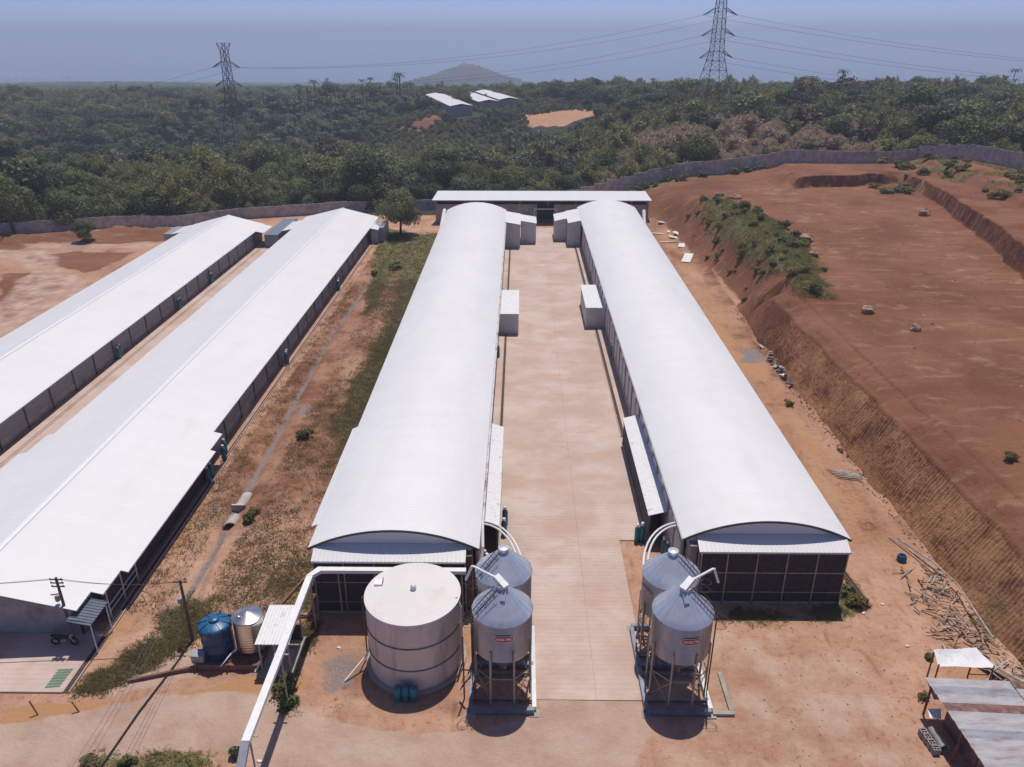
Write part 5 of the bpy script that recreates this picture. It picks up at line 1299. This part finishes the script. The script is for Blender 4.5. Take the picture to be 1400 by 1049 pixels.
for k, (px_, h_) in enumerate([(1148,0),(798,-6)]):
    x, y = G(px_, 112, -20); 
    pylon(x, y, Tz(x,y), h_+20, ['tiny distant pylon right of the tall pylon','tiny distant pylon left of the tall pylon','tiny distant pylon near the lone skyline tree'][k], [(0.9,5),(0.75,5)], 1.0)

# ================================================================== TREES
def make_mesh(name, V, F, mt):
    me = bpy.data.meshes.new(name); V = np.asarray(V, float); F = np.asarray(F, int)
    me.vertices.add(len(V)); me.vertices.foreach_set('co', V.ravel())
    me.loops.add(F.size); me.loops.foreach_set('vertex_index', F.ravel().astype(np.int32))
    me.polygons.add(len(F)); me.polygons.foreach_set('loop_start', np.arange(0, F.size, F.shape[1], dtype=np.int32))
    me.update(calc_edges=True); me.materials.append(MATS[mt]); return me
def leaves(C, Nn, size, rg):
    """quads at centres C with normals Nn"""
    n = len(C); t = rg.normal(size=(n,3)); t -= (t*Nn).sum(1)[:,None]*Nn; t /= np.linalg.norm(t,axis=1)[:,None]+1e-9
    b = np.cross(Nn, t); s = size*rg.uniform(0.6,1.35,(n,1)); asp = rg.uniform(0.5,0.9,(n,1))
    V = np.stack([C-t*s-b*s*asp*0.4, C+t*s*0.2-b*s*asp, C+t*s+b*s*asp*0.4, C-t*s*0.2+b*s*asp], 1).reshape(-1,3)
    return V, np.arange(4*n).reshape(n,4)
def broadleaf(seed, n, leaf, Rc=4.4, Hc=4.2, zc=4.5, nl=15, name='crown', mt='leaf_dark'):
    rg = np.random.default_rng(seed)
    L = []
    for k in range(nl):
        a = rg.uniform(0,2*np.pi); r = Rc*0.68*np.sqrt(rg.uniform(0,1)); zz = zc+Hc*rg.uniform(-0.55,0.6)*(1-0.5*r/Rc)
        L.append((r*np.cos(a), r*np.sin(a), zz, rg.uniform(0.30,0.5)*Rc))
    L.append((0,0,zc+Hc*0.35,Rc*0.5)); L = np.array(L)
    k = rg.integers(0, len(L), n); d = rg.normal(size=(n,3)); d[:,2] = d[:,2]*0.8+0.25; d /= np.linalg.norm(d,axis=1)[:,None]
    rr = L[k,3]*(0.72+0.33*rg.random(n)); C = L[k,:3]+d*rr[:,None]*np.array([1,1,0.8])
    Nn = d+rg.normal(size=(n,3))*0.42+np.array([0,0,0.35]); Nn /= np.linalg.norm(Nn,axis=1)[:,None]
    V, F = leaves(C, Nn, leaf, rg); return make_mesh(name, V, F, mt)
def bamboo(seed, n, leaf, name='crown', mt='leaf_yellow', Rc=3.6, H=8.5):
    rg = np.random.default_rng(seed); nc = 46; a = rg.uniform(0,2*np.pi,nc); out = rg.uniform(0.2,1,nc)*Rc; hh = H*rg.uniform(0.7,1.05,nc)*(1-0.25*out/Rc)
    k = rg.integers(0,nc,n); t = rg.uniform(0.18,1.0,n)**0.8
    r = 0.5*rg.random(n)+out[k]*(t**1.8); C = np.stack([r*np.cos(a[k]), r*np.sin(a[k]), hh[k]*(1-(1-t)**1.6)-1.0*np.clip(t-0.8,0,1)*5*out[k]/Rc],1)
    C += rg.normal(size=(n,3))*0.28
    d = np.stack([np.cos(a[k]), np.sin(a[k]), 0.8*np.ones(n)],1)+rg.normal(size=(n,3))*0.7; d /= np.linalg.norm(d,axis=1)[:,None]
    V, F = leaves(C, d, leaf, rg); return make_mesh(name, V, F, mt)
def palm(seed, name='crown', nf=16, stem=False):
    rg = np.random.default_rng(seed); V = []; F = []
    for k in range(nf):
        a = 2*np.pi*k/nf+rg.uniform(-.2,.2); L = rg.uniform(2.6,3.6); up = rg.uniform(0.1,1.1); ns = 6
        for side in (-1,1):
            for j in range(ns+1):
                t = j/ns; r = L*t*(1-0.15*t); z = 8.5+L*(up*t-(0.5+up*0.75)*t*t); w = 0.36*np.sin(np.pi*min(1,0.12+t*0.9))
                cx_, cy_ = r*np.cos(a), r*np.sin(a)
                V += [(cx_,cy_,z),(cx_-side*w*np.sin(a),cy_+side*w*np.cos(a),z-0.35*w)]
                if j: o = len(V)-4; F.append((o,o+1,o+3,o+2))
    if stem:
        o = len(V); V += [(0.16*sx_, 0.16*sy_, z_) for z_ in (-0.5, 8.6) for sx_, sy_ in ((-1,-1),(1,-1),(1,1),(-1,1))]
        F += [(o+q, o+(q+1)%4, o+4+(q+1)%4, o+4+q) for q in range(4)]
    return make_mesh(name, V, F, 'leaf_palm')
def trunk_mesh(seed, h=4.2, r=0.26):
    rg = random.Random(seed); m = MB(); top = (rg.uniform(-.4,.4), rg.uniform(-.4,.4), h)
    m.tube([(0,0,-0.8),(0.05,0,h*0.35),(top[0]*0.5,top[1]*0.5,h*0.7),top], r, 7, r*0.55)
    for k in range(4):
        a = k*1.6+rg.random(); z = h*rg.uniform(0.5,0.85); m.tube([(top[0]*0.5,top[1]*0.5,z),(1.3*math.cos(a),1.3*math.sin(a),z+1.3),(2.2*math.cos(a),2.2*math.sin(a),z+2.2)], r*0.45, 5, r*0.2)
    me = bpy.data.meshes.new('trunk'); me.from_pydata(m.v, [], m.f); me.update(); me.materials.append(MATS['trunk']); return me
TR = [trunk_mesh(k) for k in range(3)]
PT = MB().tube([(0,0,-0.5),(0.15,0,3),(0.1,0,6),(0,0,8.5)],0.17,6,0.11); _m = bpy.data.meshes.new('trunk'); _m.from_pydata(PT.v,[],PT.f); _m.materials.append(MATS['trunk']); PT = _m
NEAR = {'dark': [broadleaf(10+k, 9000, 0.155, mt='leaf_dark') for k in range(4)], 'mid': [broadleaf(30+k, 9000, 0.155, mt='leaf_mid') for k in range(4)],
        'bamboo': [bamboo(50+k, 8000, 0.14) for k in range(3)], 'dry': [bamboo(60+k, 8000, 0.13, mt='leaf_dry', Rc=4.2, H=6.5) for k in range(3)],
        'brown': [bamboo(70, 4200, 0.18, mt='leaf_brown')], 'palm': [palm(80), palm(81)]}
KIND_LABEL = {'dark': 'dark green broadleaf tree', 'mid': 'mid green broadleaf tree', 'bamboo': 'yellow-green feathery bamboo', 'dry': 'dry pinkish bamboo', 'brown': 'withered brown bamboo', 'palm': 'coconut palm'}
KIND_NAME = {'dark': 'broadleaf_tree', 'mid': 'broadleaf_tree', 'bamboo': 'bamboo_clump', 'dry': 'dry_bamboo_clump', 'brown': 'dry_bamboo_clump', 'palm': 'coconut_palm'}
def tree(kind, x, y, s, label, group=None, k=0, zs=1.0, rz=None, sink=0.0):
    t = thing(KIND_NAME[kind], label, {'palm':'palm','bamboo':'bamboo','dry':'bamboo','brown':'bamboo'}.get(kind,'tree'), (x,y,Tz(x,y)-0.2-sink*s), group)
    t.scale = (s,s,s*zs); t.rotation_euler = (0,0,rnd.uniform(0,6.28) if rz is None else rz)
    c = bpy.data.objects.new('crown', NEAR[kind][k % len(NEAR[kind])]); COL.objects.link(c); c.parent = t
    u = bpy.data.objects.new('trunk', PT if kind == 'palm' else TR[k % 3]); COL.objects.link(u); u.parent = t
    if kind in ('bamboo','dry','brown'): u.scale = (0.7,0.7,0.8)
    return t
# named single trees
SPEC = [('mid',548,322,0.0,1.08,1.1,'lone rounded green tree at the far end of the near gabled shed'),
        ('mid',118,331,0.0,0.62,0.9,'small round tree on the bare lot beside the left wall'),
        ('mid',20,322,0.0,1.4,1.15,'tall grey-green tree at the left edge on the bare lot'),
        ('dark',957,232,5.5,1.05,0.95,'dense dark tree behind the wall above the red plateau'),
        ('dark',612,276,-2,1.25,1.15,'large dark bushy tree behind the far storage building corner'),
        ('dark',820,255,3.5,0.42,0.8,'small shrub tree inside the wall behind the storage building'),
        ('mid',745,262,1,0.8,0.9,'green tree just behind the wall left of the small shrub tree')]
taken = []
for i, (kd, px_, py_, z, s, zs, lb) in enumerate(SPEC):
    x, y = G(px_, py_, z); tree(kd, x, y, s, lb, k=i, zs=zs); taken.append((x,y,3.5*s))
for i, (px_, Y_, s, kd, lb) in enumerate([(1246,520,1.25,'dark','lone tall dark tree breaking the skyline on the right'),(975,262,1.0,'dark','round dark green bush amid the dry bamboo'),(1330,235,1.5,'dark','big spreading dark tree behind the wall at the right'),(1385,230,1.5,'dark','big dark tree at the right edge behind the wall'),(1195,222,1.0,'brown','brown withered bamboo clump beside the wall corner'),(1110,206,0.75,'dark','dark bushy tree touching the wall before the dry bamboo')]):
    d_ = _fw+_rt*((px_-CXP)/FPX)-_up*((160-CYP)/FPX); x = Y_*d_.x/d_.y
    if i == 0: s *= 1.5
    tree(kd, x, Y_, s, lb, k=i); taken.append((x,Y_,3.5*s))
# forest points
rg = np.random.default_rng(42)
def forest_ok(x, y):
    b = np.zeros(x.shape, bool)
    wy = np.where(x < -125, 150+(x+125)*0.1, wall_y(x))
    ok = (y > wy+np.where(x < 0, 1.3, 2.6)+1.6*rg.random(x.shape))
    ok &= np.where(x > 99, x > np.interp(y,[100,150,177,197,207,214],[130,121.5,116,110,106,99])+4, True)
    for q in FS:
        cxq = sum(a for a,b_ in q)/4; cyq = sum(b_ for a,b_ in q)/4
        poly = [(a+(a-cxq)*0.7, b_+(b_-cyq)*0.2) for a,b_ in q]
        ok &= poly_sd(x, y, poly) < 0
    ok &= poly_sd(x, y, [(2,452),(22,463),(40,442),(38,420),(20,408),(4,414)]) < 1
    ok &= poly_sd(x, y, [(-60,440),(-48,462),(-42,452),(-50,430)]) < 0
    for tx_, ty_, r_ in taken: ok &= np.hypot(x-tx_, y-ty_) > r_+2.2
    ok &= np.hypot(x-78.5,y-340) > 9; ok &= np.hypot(x+119.5,y-340) > 6
    return ok
def kinds(x, y):
    n = fbm(x/38., y/38., 3, 77); n2 = fbm(x/14., y/14., 2, 83); r = rg.random(x.shape)
    k = np.where(0.6*n2+0.4*fbm(x/60., y/60., 2, 87) > 0.53, 0, 1)
    k = np.where((n > 0.53) & (r < 0.75), 2, k)
    k = np.where((n < 0.36) & (r < 0.05), 5, k)
    dry = sst(-8, 6, poly_sd(x, y, [(24,232),(40,204),(62,200),(95,208),(106,222),(108,255),(96,290),(66,296),(40,270)]))*(x > 18)
    k = np.where((r < 0.97*dry) & (fbm(x/11.,y/11.,2,91) > 0.30), 3, k)
    dr2 = sst(-4, 4, poly_sd(x, y, [(10,203),(32,198),(38,212),(16,224)])); k = np.where((r < 0.6*dr2), 3, k)
    k = np.where((rg.random(x.shape) < 0.018), 4, k)
    yb = sst(-6, 6, poly_sd(x, y, [(-10,192),(18,194),(24,225),(-5,240),(-16,215)])); k = np.where((r < 0.6*yb), 2, k)
    plm = sst(-12, 12, poly_sd(x, y, [(-190,420),(-60,400),(-70,560),(-180,600)])); k = np.where(r < 0.72*plm, 5, k)
    pl2 = sst(-5, 8, poly_sd(x, y, [(-20,330),(15,330),(15,395),(-25,390)])); k = np.where(r < 0.55*pl2, 5, k)
    return k
def pts(y0, y1, sp, jit=0.42):
    ysg = np.arange(y0, y1, sp*0.87); out = []
    for j, yv in enumerate(ysg):
        hw = (0.95 if yv < 700 else 0.85)*yv+60; xv = np.arange(-hw, hw, sp)+(sp/2 if j % 2 else 0); out.append(np.stack([xv, np.full(len(xv), yv)], 1))
    p = np.concatenate(out); p += rg.uniform(-jit, jit, p.shape)*sp
    return p
KN = ['dark','mid','bamboo','dry','brown','palm']
pn = pts(150, 700, 6.8); ok = forest_ok(pn[:,0], pn[:,1]); pn = pn[ok]
kn = kinds(pn[:,0], pn[:,1]); sn = rg.uniform(0.62, 1.3, len(pn))*np.where(kn == 3, 0.85, 1.0)
sn = np.where(rg.random(len(pn)) < 0.10, sn*1.5, sn)
sn = np.where(poly_sd(pn[:,0], pn[:,1], [(-85,375),(0,360),(45,360),(52,440),(25,530),(-12,545),(-25,500),(-85,470)]) > 0, sn*0.36, sn)
# clear view over the walls: lower trees right behind them
infr = (np.abs((pn[:,0]-0.0103*pn[:,1])/pn[:,1]) < 0.635)
order = np.argsort(np.where(infr, pn[:,1]+0.12*np.abs(pn[:,0]), 1e9))
chosen = set(order[:285].tolist())
REF = [(-150,'at the far left edge of the forest'),(-128,'behind the left edge of the dirt lot'),(-108,'behind the tall grey-green tree'),(-92,'behind the small round lot tree'),(-78,'behind the left wall bend'),(-64,'behind the far left shed roof'),(-50,'behind the gap between the gabled sheds'),(-37,'behind the ridge of the near gabled shed'),(-24,'behind the lone rounded tree'),(-10,'behind the left end of the storage building'),(6,'behind the storage building doorway'),(22,'behind the right end of the storage building'),(38,'behind the start of the rising wall'),(52,'behind the wall above the rocks'),(68,'behind the wall left of the dug pit'),(84,'behind the wall above the dug pit'),(100,'behind the wall corner'),(118,'behind the right wall run'),(140,'at the right edge behind the wall'),(9e9,'at the far right edge of the forest')]
def zone(x, y):
    xr_ = x*190.0/y
    w = next(t for q, t in REF if xr_ <= q)
    dpt = y-(float(wall_y(x)) if -125 < x < 100 else (150 if x < 0 else 190))
    row = 'in the front row' if dpt < 13 else 'in the second row' if dpt < 24 else 'in the third row' if dpt < 36 else 'in the fourth row' if dpt < 50 else 'in the fifth row' if dpt < 64 else 'deeper in'
    return row+' '+w
for i in chosen:
    x, y = pn[i]; kd = KN[kn[i]]; lb = KIND_LABEL[kd]+' '+zone(float(x),float(y))
    tree(kd, float(x), float(y), float(sn[i]), lb, lb, k=int(i), zs=float(rnd.uniform(0.85,1.2)), sink=(0.0 if kd == 'palm' else 1.2))
rest = np.array([i for i in range(len(pn)) if i not in chosen])
# prototypes for the mass of the forest
protos = bpy.data.collections.new('forest_prototypes')
def proto(name, me):
    o = bpy.data.objects.new(name, me); protos.objects.link(o); return o
FARM = [[broadleaf(110+k, 2600, 0.27, mt='leaf_dark') for k in range(3)], [broadleaf(130+k, 2600, 0.27, mt='leaf_mid') for k in range(3)],
        [bamboo(150+k, 2200, 0.25) for k in range(2)], [bamboo(160, 2200, 0.23, mt='leaf_dry', Rc=4.2, H=6.5)], [bamboo(170, 1200, 0.32, mt='leaf_brown')], [palm(180, nf=12, stem=True)]]
names = []; kmap = {}
for a, lst in enumerate(FARM):
    kmap[a] = []
    for me in lst:
        kmap[a].append(len(names)); nm = 'proto_%02d' % len(names); names.append(nm); proto(nm, me)
pe = pts(362, 545, 3.4); ke_ = (poly_sd(pe[:,0], pe[:,1], [(-85,375),(0,360),(45,360),(52,440),(25,530),(-12,545),(-25,500),(-85,470)]) > 0) & forest_ok(pe[:,0], pe[:,1]); pe = pe[ke_]
ke = kinds(pe[:,0], pe[:,1]); ke = np.where(ke == 5, 1, ke); se = rg.uniform(0.22, 0.42, len(pe))
p2 = pts(700, 1650, 9.5); k2 = kinds(p2[:,0], p2[:,1]); k2 = np.where((k2 >= 3), 0, k2); s2 = rg.uniform(1.0,1.7,len(p2))
p3 = pts(1650, 5150, 28.0); k3 = rg.integers(0,2,len(p3)); s3 = rg.uniform(3.0,4.6,len(p3))
hm = np.clip(1-np.hypot((p3[:,0]+188)/190., (p3[:,1]-3000)/300.),0,1); keep = (hm < 0.3) | (rg.random(len(p3)) < 0.35); p3, k3, s3, hm = p3[keep], k3[keep], s3[keep], hm[keep]; s3 = np.where(hm > 0.2, s3*0.4, s3)
AP = np.concatenate([pn[rest], pe, p2, p3]); AK = np.concatenate([kn[rest], ke, k2, k3]); AS = np.concatenate([sn[rest], se, s2, s3])
AZ = T(AP[:,0], AP[:,1])-0.3-np.where(AK == 5, 0, 1.0)*AS
ZS = np.concatenate([rg.uniform(0.85,1.2,len(rest)), rg.uniform(0.85,1.2,len(pe)), rg.uniform(0.8,1.1,len(p2)), rg.uniform(0.22,0.36,len(p3))])
AI = np.array([kmap[int(k)][rg.integers(0,len(kmap[int(k)]))] for k in AK], np.int32)
fm = bpy.data.meshes.new('forest'); fm.vertices.add(len(AP)); fm.vertices.foreach_set('co', np.stack([AP[:,0],AP[:,1],AZ],1).ravel())
at = fm.attributes.new('pick','INT','POINT'); at.data.foreach_set('value', AI)
at = fm.attributes.new('size','FLOAT_VECTOR','POINT'); at.data.foreach_set('vector', np.stack([AS,AS,AS*ZS],1).ravel())
at = fm.attributes.new('turn','FLOAT_VECTOR','POINT'); at.data.foreach_set('vector', np.stack([np.zeros(len(AP)),np.zeros(len(AP)),rg.uniform(0,6.28,len(AP))],1).ravel())
fm.update()
fo = bpy.data.objects.new('forest', fm); COL.objects.link(fo); tag(fo, 'dense green forest covering the hills to the coast', 'forest', kind='stuff')
ng = bpy.data.node_groups.new('forest_scatter','GeometryNodeTree')
ng.interface.new_socket('Geometry', in_out='INPUT', socket_type='NodeSocketGeometry'); ng.interface.new_socket('Geometry', in_out='OUTPUT', socket_type='NodeSocketGeometry')
gi = ng.nodes.new('NodeGroupInput'); go = ng.nodes.new('NodeGroupOutput'); m2p = ng.nodes.new('GeometryNodeMeshToPoints'); iop = ng.nodes.new('GeometryNodeInstanceOnPoints')
ci = ng.nodes.new('GeometryNodeCollectionInfo'); ci.inputs[0].default_value = protos; ci.inputs[1].default_value = True; ci.inputs[2].default_value = True
def na(nm, dt): n = ng.nodes.new('GeometryNodeInputNamedAttribute'); n.data_type = dt; n.inputs[0].default_value = nm; return n.outputs[0]
e2r = ng.nodes.new('FunctionNodeEulerToRotation')
ng.links.new(gi.outputs[0], m2p.inputs[0]); ng.links.new(m2p.outputs[0], iop.inputs['Points']); ng.links.new(ci.outputs[0], iop.inputs['Instance'])
iop.inputs['Pick Instance'].default_value = True
ng.links.new(na('pick','INT'), iop.inputs['Instance Index']); ng.links.new(na('turn','FLOAT_VECTOR'), e2r.inputs[0]); ng.links.new(e2r.outputs[0], iop.inputs['Rotation'])
ng.links.new(na('size','FLOAT_VECTOR'), iop.inputs['Scale']); ng.links.new(iop.outputs[0], go.inputs[0])
md = fo.modifiers.new('scatter','NODES'); md.node_group = ng

# ================================================================== SHRUBS AND GRASS
SHR = [broadleaf(210+k, 420, 0.14, Rc=1.0, Hc=0.7, zc=0.55, nl=6, name='foliage', mt='weed') for k in range(3)]
SHD = [broadleaf(220+k, 420, 0.14, Rc=1.0, Hc=0.8, zc=0.6, nl=6, name='foliage', mt='shrub_leaf') for k in range(2)]
STM = MB().tube([(0,0,-0.2),(0.05,0,0.5)],0.04,5,0.02).tube([(0,0,0.1),(0.3,0.2,0.6)],0.03,5,0.015); _m = bpy.data.meshes.new('stem'); _m.from_pydata(STM.v,[],STM.f); _m.materials.append(MATS['trunk']); STM = _m
def shrub(x, y, s, label, group=None, dark=False, k=0, zs=1.0):
    t = thing('shrub', label, 'shrub', (x,y,Tz(x,y)-0.05), group); t.scale = (s,s,s*zs); t.rotation_euler = (0,0,rnd.uniform(0,6))
    me = (SHD if dark else SHR); c = bpy.data.objects.new('foliage', me[k % len(me)]); COL.objects.link(c); c.parent = t
    c = bpy.data.objects.new('stem', STM); COL.objects.link(c); c.parent = t
for i, (px_, py_, s, dk, lb) in enumerate([(392,945,0.95,True,'dark green bush under the white overhead duct'),(395,965,0.7,True,'lower dark bush at the road edge under the duct'),(417,603,0.95,False,'round green bush in the strip left of the left house'),(345,715,0.8,False,'green weedy bush beside the culvert'),(350,705,0.5,False,'small weed bush behind the culvert'),(541,370,1.2,True,'dark bush on the grassy strip beyond the round bush'),(512,374,0.9,True,'dark bush on the ditch line at the far strip'),(1158,812,0.75,True,'leafy bush at the near right corner of the right house'),(1170,830,0.8,False,'weedy bush in front of the right house corner'),(1272,900,0.4,False,'dry weed beside the white tarp post'),(1262,955,0.4,False,'small grey-green weed on the dirt left of the shack'),(1375,640,0.7,False,'small bush on the crest of the earth bank'),(1150,615,0.5,False,'small weed in the ditch below the bank'),(1078,555,0.6,False,'weed at the bank ditch further back'),(127,1045,0.6,False,'bushy weeds at the bottom edge left of the duct'),(175,1045,0.55,True,'bushy weeds at the bottom edge nearer the duct'),(325,1035,0.6,True,'small dark weed at the duct foot')]):
    x, y = G(px_,py_,0.0 if px_ < 1300 else 5); shrub(x,y,s,lb,dark=dk,k=i)
for i in range(60):
    for _ in range(40):
        x = rnd.uniform(34,48); y = rnd.uniform(98,163)
        if poly_sd(np.array([x]),np.array([y]),MOUND)[0] > -0.8: break
    _dk = rnd.random() < 0.4
    shrub(x,y,rnd.uniform(0.5,1.25),('dark' if _dk else 'yellowish')+' weedy shrub on the '+('near' if y < 115 else 'middle' if y < 138 else 'far')+' part of the overgrown mound, '+('plateau' if x > 40 else 'house')+' side','shrubs on the overgrown mound',dark=_dk,k=i,zs=rnd.uniform(0.7,1.2))
for i in range(46):
    x = rnd.uniform(88,112); y = rnd.uniform(148,198)
    if x > float(np.interp(y,[150,177,197,207],[116,110,104,99])): continue
    shrub(x,y,rnd.uniform(0.7,1.9),('dark' if i%2 else 'pale')+' low shrub on the '+('far' if y > 182 else 'middle' if y > 165 else 'near')+' part of the terrace below the right wall, '+('wall' if x > 98 else 'pit')+' side','shrubs below the right wall',dark=(i%2==1),k=i,zs=0.8)
for i in range(14): shrub(rnd.uniform(78,86),rnd.uniform(170,177),rnd.uniform(0.7,1.4),'low shrub in the far corner of the dug pit','shrubs in the pit corner',k=i,zs=0.8)
for i in range(26):
    x = rnd.uniform(25,62); shrub(x,float(wall_y(x))-rnd.uniform(1,4),rnd.uniform(0.5,1.3),'low '+('dark' if i%2==0 else 'yellowish')+' shrub at the foot of the rising wall '+('behind the mound' if x > 44 else 'behind the rock slope' if x > 34 else 'behind the storage building'),'shrubs along the perimeter wall',dark=(i%2==0),k=i)
for i in range(14):
    x = rnd.uniform(33,36) ; y = rnd.uniform(106,160); shrub(x,y,rnd.uniform(0.3,0.8),'scrubby weed on the brown slope below the mound','weeds on the slope below the mound',k=i)
# grass blades where the ground mask says grass
gr = np.random.default_rng(4)
xg = np.array(xs); yg = np.array(ys)
def sample_mask(x, y):
    i = np.clip(np.searchsorted(xg, x), 0, nx-1); j = np.clip(np.searchsorted(yg, y), 0, ny-1); return M[i, j, 1]
def grass(n, x0, x1, y0, y1, hmin, hmax, per, mt, name, label, thr=0.25, seed=1):
    g = np.random.default_rng(seed); x = g.uniform(x0,x1,n); y = y0+(y1-y0)*g.random(n)**1.25; k = sample_mask(x,y)*(0.55+0.9*fbm(x/1.1,y/1.1,3,99)) > thr+0.35*g.random(n)
    x, y = x[k], y[k]; z = T(x,y); m = len(x)
    if m == 0: return
    xb = np.repeat(x,per)+g.normal(0,0.2,m*per); yb_ = np.repeat(y,per)+g.normal(0,0.2,m*per); zb = np.repeat(z,per)-0.02
    h_ = g.uniform(hmin,hmax,m*per); a = g.uniform(0,6.28,m*per); w = 0.02+0.025*g.random(m*per); ln = g.normal(0,1.0,(m*per,2))*h_[:,None]
    V = np.stack([np.stack([xb-w*np.cos(a),yb_-w*np.sin(a),zb],1), np.stack([xb+w*np.cos(a),yb_+w*np.sin(a),zb],1), np.stack([xb+ln[:,0],yb_+ln[:,1],zb+h_],1)],1).reshape(-1,3)
    me = make_mesh(name, V, np.arange(len(V)).reshape(-1,3), mt); o = bpy.data.objects.new(name, me); COL.objects.link(o); tag(o, label, 'grass', kind='stuff')
grass(15000,-29,-14,36,100,0.08,0.26,9,'weed','green_grass','green grass and weeds in the strip between sheds and houses',seed=1)
grass(30000,-29,-14,36,125,0.06,0.26,8,'straw','dry_grass','dry straw grass in the strip between sheds and houses',thr=0.17,seed=2)
grass(14000,-29,34,28,48,0.08,0.30,8,'weed','yard_weeds','weeds around the front yard and tanks',seed=3)
grass(20000,30,60,95,170,0.15,0.55,8,'weed','mound_grass','rough grass on the mound beside the plateau',seed=5)
grass(9000,70,116,120,205,0.3,0.8,7,'weed','terrace_grass','grass on the terrace below the right wall',seed=6)
grass(6000,-29,-14,90,162,0.12,0.4,7,'weed','far_strip_grass','taller grass at the far end of the strip',seed=7)

# ================================================================== HAZE
hz_ = MB().box(-33000,-300,-300,33000,41000,66).build('haze', None); hz_['kind'] = 'stuff'; hz_['label'] = 'thin blue haze over the distant land and sea'
hm_ = bpy.data.materials.new('haze'); hm_.use_nodes = True; nt = hm_.node_tree; nt.nodes.clear()
o_ = nt.nodes.new('ShaderNodeOutputMaterial'); pv_ = nt.nodes.new('ShaderNodeVolumePrincipled'); nt.links.new(pv_.outputs[0], o_.inputs['Volume'])
pv_.inputs['Color'].default_value = (0.70,0.80,1.0,1); pv_.inputs['Density'].default_value = 0.00031; pv_.inputs['Anisotropy'].default_value = 0.18
hz_.data.materials.append(hm_)
